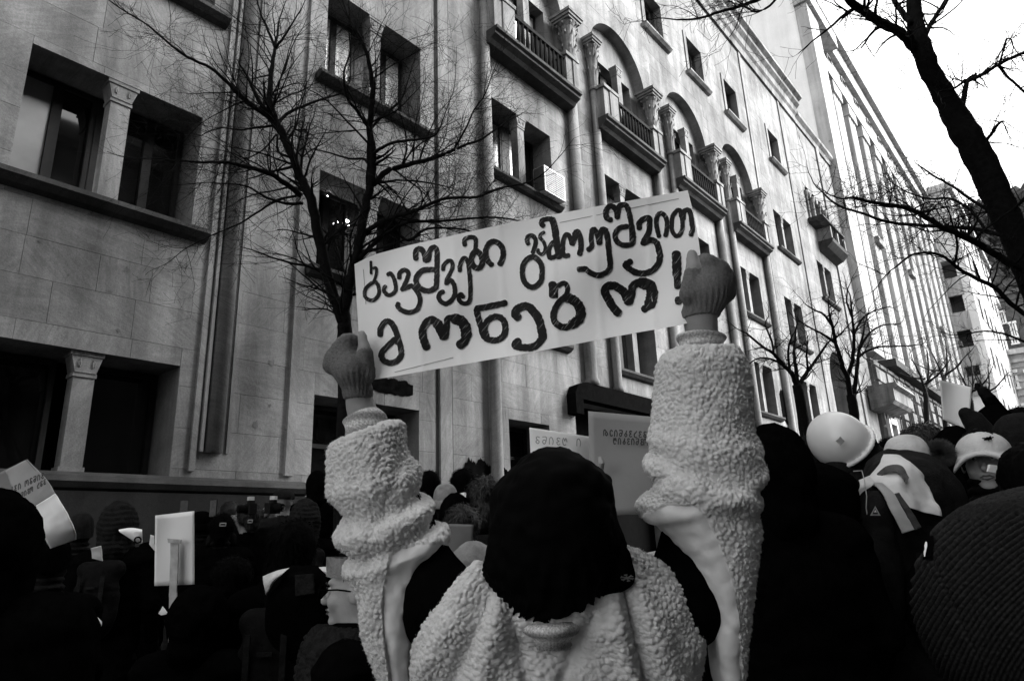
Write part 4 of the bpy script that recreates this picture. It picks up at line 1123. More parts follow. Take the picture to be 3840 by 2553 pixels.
def marker(name):
    m, n, l, b = nmat(name)
    b.inputs['Roughness'].default_value = .6; b.inputs['Specular IOR Level'].default_value = .15
    tc = n.new('ShaderNodeTexCoord'); mp = n.new('ShaderNodeMapping')
    # scribbled strokes slanting up to the right across the sheet
    vr = n.new('ShaderNodeVectorRotate'); vr.rotation_type = 'Y_AXIS'; vr.inputs['Angle'].default_value = math.radians(52)
    l.new(tc.outputs['Object'], vr.inputs['Vector'])
    mp.inputs['Scale'].default_value = (45, 40, 520); l.new(vr.outputs[0], mp.inputs['Vector'])
    ns = n.new('ShaderNodeTexNoise'); ns.inputs['Scale'].default_value = 1.0; ns.inputs['Detail'].default_value = 3; l.new(mp.outputs[0], ns.inputs['Vector'])
    r = n.new('ShaderNodeMapRange'); r.inputs['From Min'].default_value = .60; r.inputs['From Max'].default_value = .72
    r.inputs['To Min'].default_value = .006; r.inputs['To Max'].default_value = .30; l.new(ns.outputs['Fac'], r.inputs['Value'])
    l.new(r.outputs[0], b.inputs['Base Color'])
    return m
M['marker'] = marker('black_marker_ink')
# ================================================================== the person who holds the banner
mp_foot = at(2085, 2500, 1.12); mp_foot[2] = gz(mp_foot[1])
hero = thing('person', 'person seen from behind in a cream fleece jacket holding a lettered banner overhead', 'person', tuple(mp_foot), _y)
_hm = np.array(root_matrix(hero).inverted())
def HL(px, py, d):
    p = at(px, py, d); return _hm[:3, :3] @ p + _hm[:3, 3]
# body: one continuous skin, arms up
S_L, E_L, W_L = (1650, 2270, 1.13), (1500, 1960, 1.20), (1352, 1520, 1.275)
S_R, E_R, W_R = (2560, 2260, 1.13), (2620, 1900, 1.18), (2632, 1230, 1.255)
fld = Field((-.52, -.30, 0), (.52, .36, 2.02), .0065)
hc = HL(2075, 2010, 1.10)
fld.ell(hc + (0, .0, .02), (.075, .095, .115), .02).ell(hc + (0, .05, -.06), (.055, .06, .06), .03).cap(hc + (0, .09, -.02), hc + (0, .105, -.035), .012, .014, .015)
for s_ in (-1, 1): fld.ell(hc + (s_ * .078, -.005, -.01), (.012, .02, .032), .01)
nk = HL(2070, 2380, 1.13)
fld.cap(hc + (0, -.01, -.06), nk, .058, .066, .03)
ch = np.array([nk[0], nk[1] + .02, nk[2] - .16])
fld.ell(ch, (.20, .12, .22), .05).ell((ch[0], ch[1], ch[2] - .32), (.17, .11, .25), .06)
for s_ in (-1, 1):
    hip = np.array([ch[0] + s_ * .09, ch[1], ch[2] - .45]); kn = np.array([ch[0] + s_ * .1, ch[1] + .01, .48]); an = np.array([ch[0] + s_ * .1, ch[1] - .02, .09])
    fld.cap(hip, kn, .10, .065, .05).cap(kn, an, .062, .045, .03).cap(an - (0, .04, .03), an + (0, .15, -.045), .045, .036, .03)
for S, E, W, sg in ((S_L, E_L, W_L, 1), (S_R, E_R, W_R, -1)):
    s3, e3, w3 = HL(*S), HL(*E), HL(*W)
    fld.cap((nk[0] - sg * .05, nk[1], nk[2] - .07), s3, .06, .066, .05).cap(s3, e3, .064, .05, .03).cap(e3, w3, .048, .026, .03)
# hands: back of the hand, thumb, four fingers bent round the edge of the sheet
KL = [(1300, 1280, 1.276), (1274, 1305, 1.280), (1248, 1338, 1.284), (1240, 1372, 1.284)]
KR = [(2652, 988, 1.256), (2698, 1008, 1.260), (2724, 1046, 1.266), (2724, 1098, 1.268)]
def hand_L(f, g, k):
    """left hand; g = extra thickness of the glove (0 for skin)"""
    q = 1.27 / F_PX
    f.cap(HL(1350, 1535, 1.275), HL(1342, 1470, 1.272), 40 * q + g * .6, 42 * q + g, k).cap(HL(1342, 1470, 1.272), HL(1322, 1392, 1.268), 42 * q + g, 48 * q + g, k)
    for K, r in zip(KL, (19, 19, 18, 17)): f.cap(HL(1322, 1392, 1.268), HL(*K), 40 * q + g, r * q + g, .016)
    return q
q_ = hand_L(fld, 0, .012)
TL = [((1376, 1405, 1.264), (1369, 1314, 1.266)), ((1369, 1314, 1.266), (1356, 1254, 1.280))]
fld.cap(HL(*TL[0][0]), HL(*TL[0][1]), 25 * q_, 23 * q_, .01).cap(HL(*TL[1][0]), HL(*TL[1][1]), 23 * q_, 18 * q_, .006)
fingers_L = [(K, (K[0] + 14, K[1] - 6, K[2] + .022), (K[0] + 62, K[1] + 6, 1.335), (K[0] + 105, K[1] + 22, 1.338)) for K in KL]
for fi in fingers_L:
    for i in range(3): fld.cap(HL(*fi[i]), HL(*fi[i + 1]), (17 - 1 * i) * q_, (16 - 1 * i) * q_, .006)
def hand_R(f, g, k):
    q = 1.25 / F_PX
    f.cap(HL(2632, 1245, 1.257), HL(2624, 1190, 1.254), 54 * q + g * .5, 56 * q + g, k).cap(HL(2624, 1190, 1.254), HL(2648, 1100, 1.252), 56 * q + g, 64 * q + g, k)
    for K, r in zip(KR, (26, 26, 25, 24)): f.cap(HL(2648, 1100, 1.252), HL(*K), 52 * q + g, r * q + g, .02)
    return q
q2_ = hand_R(fld, 0, .012)
TR = [((2586, 1105, 1.240), (2600, 1012, 1.252)), ((2600, 1012, 1.252), (2594, 954, 1.268))]
fld.cap(HL(*TR[0][0]), HL(*TR[0][1]), 30 * q2_, 28 * q2_, .01).cap(HL(*TR[1][0]), HL(*TR[1][1]), 27 * q2_, 21 * q2_, .006)
fingers_R = [(K, (K[0] - 8, K[1] - 14, K[2] + .024), (K[0] - 62, K[1] - 2, 1.328), (K[0] - 110, K[1] + 16, 1.332)) for K in KR]
for fi in fingers_R:
    for i in range(3): fld.cap(HL(*fi[i]), HL(*fi[i + 1]), (20 - 1 * i) * q2_, (19 - 1 * i) * q2_, .006)
V, F = fld.mesh()
zc = V[F].mean(1); isk = (zc[:, 2] > HL(2085, 2380, 1.12)[2]) & ((np.abs(zc[:, 0] - hc[0]) < .13) | (zc[:, 2] > HL(1350, 1640, 1.27)[2] - (.0)))
fobj('body', V, F, [M['black'], M['hero_skin']], hero, True, True, isk.astype(int))
# gloves: knitted, open at the fingertips
for nm, fn, th, fingers, q, lo, hi in (('glove', hand_L, [(TL[0][0], (1370, 1326, 1.265), 32, 29)], fingers_L, q_, (1180, 1560, 1.36), (1450, 1200, 1.2)),
                                      ('glove', hand_R, [(TR[0][0], (2599, 1030, 1.25), 38, 34)], fingers_R, q2_, (2500, 1280, 1.36), (2800, 900, 1.18))):
    p = HL(*lo); r_ = HL(*hi); a, b_ = np.minimum(p, r_) - .03, np.maximum(p, r_) + .03
    gf = Field(a, b_, .0028); fn(gf, .0035, .012)
    for t0, t1, r0, r1 in th: gf.cap(HL(*t0), HL(*t1), r0 * q, r1 * q, .005)
    for fi in fingers: gf.cap(HL(*fi[0]), HL(*fi[1]), 23 * q, 22 * q, .012); gf.cap(HL(*fi[1]), HL(*[x + (y - x) * .35 for x, y in zip(fi[1], fi[2])]), 22 * q, 21 * q, .008)
    # the glove stops at the wrist
    w = HL(*( (1349, 1520, 1.275) if fn is hand_L else (2631, 1228, 1.255)))
    gf.ell(w - (0, 0, .021 if fn is hand_L else .014), (.09, .09, .032), .0, True)
    V, F = gf.mesh(); N = normals(V, F)
    ax = HL(1345, 1465, 1.27) - HL(1350, 1530, 1.275) if fn is hand_L else HL(2628, 1185, 1.25) - HL(2632, 1240, 1.255)
    # ribbed wrist and stocking-stitch relief
    c = V - w; hgt = c[:, 2]; ang = np.arctan2(c[:, 1], c[:, 0])
    ribm = np.clip((.065 - hgt) / .02, 0, 1)
    V = V + N * (ribm * .0011 * np.sin(ang * 34) + .0007 * vnoise(V, 380, 3) + (1 - ribm) * .0006 * np.sin(c[:, 2] * 1500) * np.sin(ang * 60))[:, None]
    fobj(nm, V, F, M['glove'], hero, True, True)
# loose black hair: one dark mass
rows = [(1674, 2050, 2080, 1.09, .01, 0), (1690, 1990, 2140, 1.09, .05, 0), (1720, 1945, 2200, 1.09, .08, 0), (1760, 1905, 2262, 1.085, .10, 0), (1800, 1878, 2296, 1.08, .112, 0), (1860, 1850, 2308, 1.08, .122, 0), (1950, 1830, 2318, 1.08, .13, 0),
        (2030, 1815, 2338, 1.08, .13, 0), (2090, 1806, 2350, 1.08, .128, 0), (2150, 1806, 2345, 1.08, .12, 0), (2200, 1832, 2312, 1.08, .11, 0), (2260, 1862, 2275, 1.085, .10, 0), (2310, 1895, 2220, 1.09, .085, 0), (2336, 1935, 2170, 1.095, .05, 0)]
rows_h = rows
V, F = loft(rows, 90, 96, 2.2); F = orient_out(V, F); N = normals(V, F)
ang = np.arctan2((V - V.mean(0)) @ HF, (V - V.mean(0)) @ RT)
hz = np.clip((at(2070, 1900, 1.08)[2] - V[:, 2]) / .1, 0, 1)
V = V + N * (hz * .004 * np.sin(ang * 55 + 3 * vnoise(V, 12, 2)) + .010 * vnoise(V, 12, 8) + .004 * vnoise(V, 60, 5))[:, None]
fobj('hair', V, F, M['hair'], hero)
# knitted roll collar and cuffs
M['knit'] = rib('striped_knit', .55, 1, 0, .45)
def knit_ring(name, rows, n=60, stripes=True):
    V, F = loft(rows, 40, 120, 2.0); F = orient_out(V, F); N = normals(V, F)
    ang = np.arctan2((V - V.mean(0)) @ HF, (V - V.mean(0)) @ RT)
    V = V + N * (.0006 * np.sin(ang * 90))[:, None]
    t = (V[:, 2] - V[:, 2].min()) / (np.ptp(V[:, 2]) + 1e-6)
    V = V + N * (.0022 * np.sin(t * 11))[:, None]
    o = fobj(name, V, F, M['knit'], hero)
    ra = o.data.attributes.new('ribc', 'FLOAT', 'POINT'); ra.data.foreach_set('value', (t * 17).astype(np.float32))
    return o
knit_ring('collar', [(2318, 1950, 2185, 1.07, .085, -6), (2335, 1938, 2195, 1.065, .09, -6), (2360, 1950, 2182, 1.06, .09, -4), (2385, 1970, 2165, 1.06, .088, 0), (2420, 1985, 2150, 1.07, .08, 0)])
knit_ring('cuff', [(1552, 1318, 1392, 1.276, .022, -22), (1546, 1302, 1402, 1.275, .03, -26), (1553, 1287, 1417, 1.275, .036, -28), (1570, 1288, 1434, 1.273, .040, -26), (1600, 1296, 1452, 1.27, .042, -26), (1640, 1305, 1470, 1.27, .042, -26)])
knit_ring('cuff', [(1266, 2580, 2680, 1.255, .025, 0), (1252, 2560, 2705, 1.255, .036, 4), (1258, 2545, 2715, 1.254, .042, 4), (1265, 2540, 2720, 1.252, .044, 4), (1290, 2545, 2715, 1.25, .043, 2), (1330, 2550, 2710, 1.25, .04, 0)])
# fleece sleeves
def fold_fn(specs):
    def fn(V):
        d = np.zeros(len(V))
        for (px, py, dep, ux, uy, wid, amp) in specs:
            c = at(px, py, dep); u = RT * ux - UP * uy; u = u / np.linalg.norm(u)
            s_ = (V - c) @ (UP * ux + RT * uy) / math.hypot(ux, uy)
            d += amp * np.exp(-(s_ / wid) ** 2)
        return d
    return fn
rowsL = [(1622, 1330, 1440, 1.265, .04, -35), (1618, 1290, 1480, 1.262, .06, -38), (1628, 1252, 1512, 1.26, .075, -38), (1655, 1236, 1528, 1.258, .082, -32), (1701, 1231, 1536, 1.25, .085, -18), (1802, 1238, 1570, 1.235, .09, -8), (1903, 1264, 1607, 1.215, .092, 0), (1970, 1278, 1637, 1.20, .094, -10),
         (2037, 1295, 1665, 1.18, .09, -14), (2104, 1304, 1642, 1.165, .08, 0), (2200, 1320, 1596, 1.15, .075, 0), (2340, 1348, 1562, 1.135, .07, 0), (2460, 1390, 1548, 1.12, .06, 0), (2553, 1430, 1555, 1.115, .055, 0), (2700, 1470, 1580, 1.115, .045, 0)]
V, F = loft(rowsL, 330, 330, 2.1)
V, F, sm = sherpa(V, F, .0088, .0044, 3, fold_fn([(1450, 1790, 1.23, 1, -.25, .018, .008), (1480, 1880, 1.21, 1, -.28, .016, -.011), (1500, 1935, 1.2, 1, -.33, .018, .012), (1530, 1990, 1.19, 1, -.4, .014, -.012), (1560, 2030, 1.18, 1, -.35, .014, .010), (1380, 2130, 1.16, .3, -1, .015, -.008)]), [(1575, 2040), (1500, 2052), (1470, 2072), (1458, 2115), (1438, 2200), (1434, 2290), (1437, 2370), (1462, 2553), (1480, 2760), (1800, 2760), (1800, 2040)])
fobj('sleeve', V, F, [M['sherpa'], M['satin']], hero, mat_idx=sm.astype(int))
fz = fuzz(V, F[~sm], 14000, .0032, .00022, 5); fobj('sleeve_pile', fz[0], fz[1], M['sherpa'], hero)['kind'] = 'stuff'
rowsR = [(1318, 2560, 2700, 1.25, .05, 0), (1312, 2540, 2745, 1.25, .07, 0), (1320, 2505, 2765, 1.248, .085, 0), (1336, 2486, 2780, 1.246, .09, 0), (1372, 2463, 2795, 1.24, .095, 0), (1458, 2460, 2810, 1.232, .097, 0), (1544, 2454, 2816, 1.222, .098, 0), (1630, 2448, 2819, 1.21, .10, 0), (1700, 2437, 2828, 1.20, .102, 0),
         (1751, 2434, 2842, 1.19, .104, 0), (1802, 2445, 2853, 1.18, .104, 0), (1843, 2420, 2850, 1.17, .105, 0), (1890, 2408, 2846, 1.16, .105, 10), (1930, 2408, 2845, 1.155, .10, 22), (1990, 2468, 2843, 1.15, .095, 18), (2074, 2552, 2836, 1.14, .088, 0), (2159, 2598, 2828, 1.135, .082, 0), (2269, 2638, 2815, 1.13, .075, 0), (2342, 2658, 2805, 1.125, .07, 0), (2553, 2675, 2785, 1.12, .06, 0), (2700, 2685, 2775, 1.12, .05, 0)]
V, F = loft(rowsR, 360, 350, 2.1)
V, F, sm = sherpa(V, F, .0088, .0044, 9, fold_fn([(2640, 1660, 1.2, 1, .1, .020, .008), (2560, 1740, 1.19, 1, .35, .016, -.010), (2600, 1790, 1.18, 1, .35, .02, .011), (2700, 1880, 1.17, 1, .2, .016, -.008), (2560, 1870, 1.16, 1, -.3, .014, .008)]), [(2300, 2030), (2396, 1960), (2420, 1926), (2505, 1892), (2600, 1892), (2648, 1932), (2692, 2025), (2732, 2125), (2756, 2215), (2768, 2300), (2778, 2450), (2778, 2760), (2200, 2760)])
fobj('sleeve', V, F, [M['sherpa'], M['satin']], hero, mat_idx=sm.astype(int))
fz = fuzz(V, F[~sm], 14000, .0032, .00022, 6); fobj('sleeve_pile', fz[0], fz[1], M['sherpa'], hero)['kind'] = 'stuff'
# fleece back and hood lying on it
rowsB = [(2062, 2250, 2392, 1.10, .02, 0), (2090, 1990, 2440, 1.105, .05, 0), (2128, 1800, 2495, 1.11, .07, 0), (2165, 1745, 2528, 1.115, .085, 0), (2200, 1690, 2556, 1.115, .095, 0), (2250, 1640, 2588, 1.115, .105, 0), (2330, 1580, 2614, 1.11, .115, 0), (2420, 1558, 2630, 1.11, .12, 0), (2500, 1567, 2622, 1.11, .12, 0), (2600, 1585, 2605, 1.11, .12, 0), (2800, 1610, 2590, 1.12, .115, 0), (3100, 1600, 2600, 1.13, .11, 0)]
V, F = loft(rowsB, 320, 760, 2.4)
def back_folds(V):
    d = fold_fn([(1720, 2300, 1.0, .55, -1, .014, .010), (1800, 2330, 1.0, .45, -1, .013, -.012), (1860, 2380, 1.0, .35, -1, .018, .014), (1935, 2420, 1.0, -.25, -1, .012, -.016), (2330, 2400, 1.0, -.28, -1, .016, .014), (2400, 2440, 1.0, -.2, -1, .010, -.018), (2460, 2380, 1.0, -.45, -1, .02, .012), (2170, 2440, 1.0, .5, -1, .012, -.012)])(V)
    c = at(2070, 2440, 1.0); q = V - c; e = ((q @ RT) / .075) ** 2 + ((q @ UP) / .03) ** 2
    near = ((V - CP) @ FW) < 1.1
    return np.where(near, d - .018 * np.exp(-e), 0)
V, F = sherpa(V, F, .0092, .0047, 14, back_folds)
fobj('hood_and_back', V, F, M['sherpa'], hero)
fz = fuzz(V, F, 24000, .0032, .00022, 7); fobj('back_pile', fz[0], fz[1], M['sherpa'], hero)['kind'] = 'stuff'
# snowflake stitched on a black piece standing in for the shoulder's dark recess
sf = MB(); cx_, cy_ = 2352, 2166
for k in range(6):
    w = math.pi * k / 3 + .3; a = (cx_ + 24 * math.cos(w), cy_ + 13 * math.sin(w))
    sf.tube([at(cx_, cy_, .992), at(a[0], a[1], .992)], .0011, 4)
    for s_ in (-1, 1):
        m_ = (cx_ + 19 * math.cos(w), cy_ + 9 * math.sin(w)); sf.tube([at(*m_, .992), at(m_[0] + 9 * math.cos(w + s_ * .8), m_[1] + 5 * math.sin(w + s_ * .8), .992)], .0009, 4)
V, F = loft([(2040, 2300, 2342, 1.03, .01, 0), (2070, 2285, 2362, 1.028, .018, 0), (2110, 2280, 2372, 1.025, .022, 0), (2150, 2275, 2382, 1.022, .022, 0), (2185, 2265, 2376, 1.022, .02, 0), (2212, 2250, 2345, 1.025, .016, 0), (2236, 2235, 2290, 1.03, .008, 0)], 30, 40)
sc_ = fobj('dark_shoulder_piece', V, F, M['black'], hero); sf.build('snowflake_stitch', M['grey'], sc_)

# ------------------------------------------------------------------ the banner
TOPE = [(1329, 991), (1362, 974), (1407, 954), (1532, 920), (1900, 838), (2250, 772), (2579, 714)]
BOTE = [(1357, 1431), (1411, 1422), (2000, 1320), (2300, 1263), (2537, 1221), (2648, 1196)]
def dep_b(px, py):
    u = (px - 1330) / 1300.
    return 1.290 - .025 * u + .010 * math.sin(u * 7.5 + .6) * .6 + .006 * math.sin(u * 17 + (py - 1000) * .006) + .004 * math.sin((py - 900) * .016 + u * 5) - .018 * max(0, .1 - u) * 3 + .10 * ((1345 - 245 * u) - py) / 440. - sum(.0016 * math.exp(-((px - c - .06 * (py - 1000)) / 9.) ** 2) for c in (1560, 1708, 1880, 2075, 2240, 2440))
def edge(E_, u):
    L = np.r_[0, np.cumsum(np.hypot(np.diff([p[0] for p in E_]), np.diff([p[1] for p in E_])))]; L /= L[-1]
    return np.interp(u, L, [p[0] for p in E_]), np.interp(u, L, [p[1] for p in E_])
banner = thing('banner', 'wide white paper banner hand lettered in thick black marker held overhead', 'banner', tuple(at(1960, 1300, 1.27)), _y)
nu, nv = 130, 44; V = []
for j in range(nv + 1):
    for i in range(nu + 1):
        u, v = i / nu, j / nv; a = edge(TOPE, u); b_ = edge(BOTE, u)
        x = a[0] + (b_[0] - a[0]) * v; y = a[1] + (b_[1] - a[1]) * v
        if u > .96: x += 14 * math.sin(math.pi * min(1, v * 1.25)) * (u - .96) / .04
        V.append(at(x, y, dep_b(x, y)))
V = np.array(V); k = len(V)
i = np.arange(nv)[:, None] * (nu + 1); j = np.arange(nu)[None]
F = np.stack([i + j, i + nu + 1 + j, i + nu + 2 + j, i + j + 1], -1).reshape(-1, 4)
fobj('sheet', np.vstack([V, V + HF * .0006]), np.vstack([F, F[:, ::-1] + k]), M['paper'], banner)
CR = {1: (4.2375, 1320, 860), 2: (4.9, 1620, 860), 3: (4.7525, 1920, 780), 4: (4.9, 2220, 740), 5: (4.3685, 1380, 1130), 6: (4.612, 1880, 1000), 7: (3.6464, 2220, 900)}
INK = [
 (1, 46, [(300, 515), (305, 700)]), (1, 50, [(340, 618), (380, 615), (390, 660), (380, 730), (345, 830)]),
 (1, 62, [(345, 840), (290, 870), (225, 930), (200, 1000), (215, 1080), (280, 1125), (350, 1120), (410, 1060), (430, 990), (415, 890), (375, 835)]),
 (1, 66, [(570, 720), (610, 700), (660, 770), (690, 870), (695, 960), (650, 1020), (580, 1045), (520, 1000), (505, 950), (530, 905)]),
 (1, 72, [(750, 770), (760, 690), (830, 645), (895, 690), (880, 770), (840, 870), (795, 960)]), (1, 78, [(800, 950), (880, 920), (950, 900), (1020, 970), (1070, 1060), (1080, 1150), (1040, 1260), (960, 1310), (870, 1315), (780, 1280), (725, 1220), (735, 1180)]),
 (1, 88, [(1015, 470), (1015, 345), (1085, 312), (1140, 370), (1165, 495)]), (1, 84, [(1165, 495), (1215, 470), (1235, 340), (1300, 285), (1345, 330), (1350, 450), (1350, 640), (1345, 800), (1335, 930)]), (1, 88, [(1320, 640), (1150, 645), (1045, 725), (1015, 820), (1065, 920), (1150, 970), (1240, 975), (1320, 930)]),
 (2, 78, [(205, 740), (215, 660), (300, 580), (365, 600), (375, 700), (320, 830), (270, 930), (262, 1000)]), (2, 88, [(270, 990), (340, 935), (400, 1010), (420, 1110), (410, 1220), (340, 1320), (240, 1365), (150, 1310), (120, 1230), (150, 1170), (205, 1145)]),
 (2, 84, [(510, 760), (520, 650), (580, 530), (650, 580), (680, 750), (700, 950), (705, 1150), (690, 1310), (610, 1365), (520, 1330), (490, 1250), (530, 1195), (575, 1240)]),
 (2, 84, [(600, 290), (600, 190), (700, 145), (790, 170), (805, 270), (795, 370)]), (2, 108, [(800, 395), (740, 480), (725, 590), (775, 685), (860, 710), (920, 640), (920, 540), (870, 440), (800, 390)]),
 (2, 104, [(1095, 650), (1020, 570), (985, 440), (1015, 310), (1100, 225), (1210, 250), (1290, 340), (1310, 460), (1285, 560), (1245, 640)]),
 (3, 82, [(290, 640), (265, 570), (300, 500), (370, 500), (420, 570), (410, 680), (370, 790)]), (3, 100, [(360, 870), (250, 930), (195, 1040), (188, 1190), (230, 1330), (340, 1410), (440, 1380), (520, 1280), (535, 1150), (520, 1010), (450, 910), (360, 865)]),
 (3, 64, [(570, 435), (510, 470), (500, 530), (560, 600), (590, 690), (580, 780), (530, 825), (470, 790), (460, 740)]),
 (3, 92, [(560, 320), (525, 280), (545, 220), (640, 195), (720, 205)]), (3, 124, [(720, 210), (755, 330), (780, 480), (800, 650), (820, 780), (838, 870)]), (3, 86, [(740, 610), (680, 680), (655, 780), (670, 880), (750, 875), (830, 830)]),
 (3, 84, [(1010, 845), (930, 850), (905, 750), (910, 600), (955, 480), (1020, 500), (1065, 640)]), (3, 100, [(1075, 640), (1110, 550), (1125, 450), (1180, 430), (1220, 560), (1230, 700), (1205, 820)]),
 (3, 92, [(1360, 745), (1420, 680), (1412, 560), (1425, 420), (1460, 375), (1510, 450), (1550, 630)]), (3, 104, [(1560, 625), (1565, 500), (1610, 385), (1675, 420), (1710, 600), (1730, 800), (1750, 1000), (1735, 1090), (1650, 1165), (1520, 1200), (1390, 1150), (1300, 1085), (1190, 1095)]),
 (4, 104, [(345, 415), (270, 370), (255, 270), (305, 175), (380, 170), (450, 250), (465, 370)]), (4, 100, [(475, 310), (490, 185), (560, 135), (640, 170), (690, 320), (720, 480), (745, 620), (760, 740), (735, 850), (620, 880), (500, 850), (430, 750), (435, 650), (510, 565), (640, 535)]), (4, 40, [(700, 520), (705, 800)]),
 (4, 106, [(870, 570), (870, 470), (960, 395), (1050, 385), (1058, 500), (1040, 650), (975, 760), (935, 850)]), (4, 116, [(950, 840), (1080, 785), (1180, 835), (1230, 960), (1248, 1120), (1200, 1250), (1100, 1350), (950, 1400), (800, 1380), (680, 1310), (615, 1240), (710, 1180)]),
 (4, 88, [(1230, 715), (1200, 600), (1180, 460), (1205, 340), (1280, 295), (1360, 380), (1380, 500), (1370, 620), (1350, 705)]),
 (4, 82, [(1560, 245), (1485, 340), (1465, 480), (1475, 620), (1535, 705), (1610, 685), (1660, 580), (1660, 440), (1640, 340), (1620, 245), (1560, 240)]), (4, 92, [(1675, 400), (1695, 260), (1770, 235), (1810, 300), (1832, 450), (1850, 580), (1815, 690)]),
 (7, 128, [(1152, 190), (1160, 350), (1160, 470)]), (7, 92, [(1160, 470), (1165, 560), (1168, 640)]), (7, 96, [(1180, 805), (1182, 850)]),
 (5, 98, [(200, 550), (205, 450), (260, 355), (330, 325), (400, 380), (460, 500), (500, 640), (540, 780), (540, 890), (470, 975), (370, 1008), (270, 975), (218, 900), (240, 815), (350, 705), (440, 620)]), (5, 60, [(480, 520), (470, 690)]),
 (5, 130, [(960, 755), (905, 600), (895, 470), (965, 345), (1060, 300), (1140, 360)]), (5, 165, [(1130, 360), (1200, 470), (1245, 575)]), (5, 100, [(1270, 590), (1290, 420), (1300, 290), (1400, 262)]), (5, 180, [(1420, 285), (1530, 330), (1600, 440), (1610, 560)]), (5, 150, [(1610, 560), (1570, 660), (1500, 715)]),
 (5, 104, [(2250, 25), (2100, 60), (1900, 100), (1785, 125), (1800, 240), (1850, 420), (1900, 570), (2000, 630), (2120, 630), (2220, 560), (2250, 430), (2210, 300), (2110, 250), (2000, 280), (1930, 360), (1910, 470), (1940, 570)]),
 (6, 140, [(290, 880), (240, 820), (270, 740), (400, 680), (500, 710)]), (6, 152, [(500, 710), (600, 830), (670, 980), (705, 1150), (715, 1230)]), (6, 130, [(715, 1230), (590, 1365), (430, 1400), (300, 1385), (230, 1340), (300, 1285)]),
 (6, 150, [(885, 305), (895, 495)]), (6, 36, [(965, 330), (960, 530)]), (6, 84, [(980, 330), (1090, 285), (1145, 360), (1130, 480)]),
 (6, 116, [(1130, 500), (1000, 620), (920, 750), (900, 880), (950, 985), (1080, 1045), (1220, 1015)]), (6, 172, [(1220, 1000), (1340, 910), (1375, 790), (1330, 660), (1240, 580), (1140, 530)]),
 (7, 116, [(365, 1000), (290, 920), (215, 790), (175, 690), (235, 625), (330, 635), (430, 710), (500, 850)]), (7, 112, [(510, 850), (535, 740), (565, 620), (680, 570)]), (7, 160, [(690, 590), (790, 620), (820, 700), (810, 820), (790, 880)]), (7, 100, [(800, 880), (710, 950)]),
]
letters = []
for li, (c, w, pts) in enumerate(INK):
    s_, ox, oy = CR[c]
    P = np.array(smooth_path([np.array((ox + x / s_, oy + y / s_)) for x, y in pts], 7)); hw = w / s_ / 2
    T = np.gradient(P, axis=0); T /= np.linalg.norm(T, axis=1, keepdims=True) + 1e-9; Nn = np.stack([-T[:, 1], T[:, 0]], 1)
    q = np.random.default_rng(li); lift = .0012 + .00006 * (li % 9)
    jl = hw * (1 + .06 * q.normal(size=len(P))); jr = hw * (1 + .06 * q.normal(size=len(P)))
    # rounded ends
    def endcap(p, t, n): return [p + t * hw * .75 * math.sin(a) + n * hw * math.cos(a) for a in np.linspace(0, math.pi, 7)]
    V = []; F = []
    A = P + Nn * jl[:, None]; B = P - Nn * jr[:, None]
    for i in range(len(P)): V += [A[i], B[i]]
    for i in range(len(P) - 1): F.append((2 * i, 2 * i + 2, 2 * i + 3, 2 * i + 1))
    for p, t, n_ in ((P[-1], T[-1], Nn[-1]), (P[0], -T[0], -Nn[0])):
        e = endcap(p, t, n_); b0 = len(V); V += e; F.append(tuple(range(b0, b0 + 7)))
    W = [at(x, y, dep_b(x, y) - lift) for x, y in V]
    letters.append((W, F))
allv, allf = [], []
for W, F in letters:
    b0 = len(allv); allv += W; allf += [tuple(b0 + i for i in f) for f in F]
mobj('lettering', allv, allf, M['marker'], banner)
# ruled pencil lines and creases
pl = MB()
for a, b_ in (((2098, 835), (2545, 745)), ((1480, 1395), (1700, 1340)), ((1362, 1010), (1372, 1140))):
    n = 12; pl.tube([at(a[0] + (b_[0] - a[0]) * i / n, a[1] + (b_[1] - a[1]) * i / n, dep_b(a[0] + (b_[0] - a[0]) * i / n, a[1] + (b_[1] - a[1]) * i / n) - .0006) for i in range(n + 1)], .0006, 4)
pl.build('pencil_line', M['pencil'], banner)
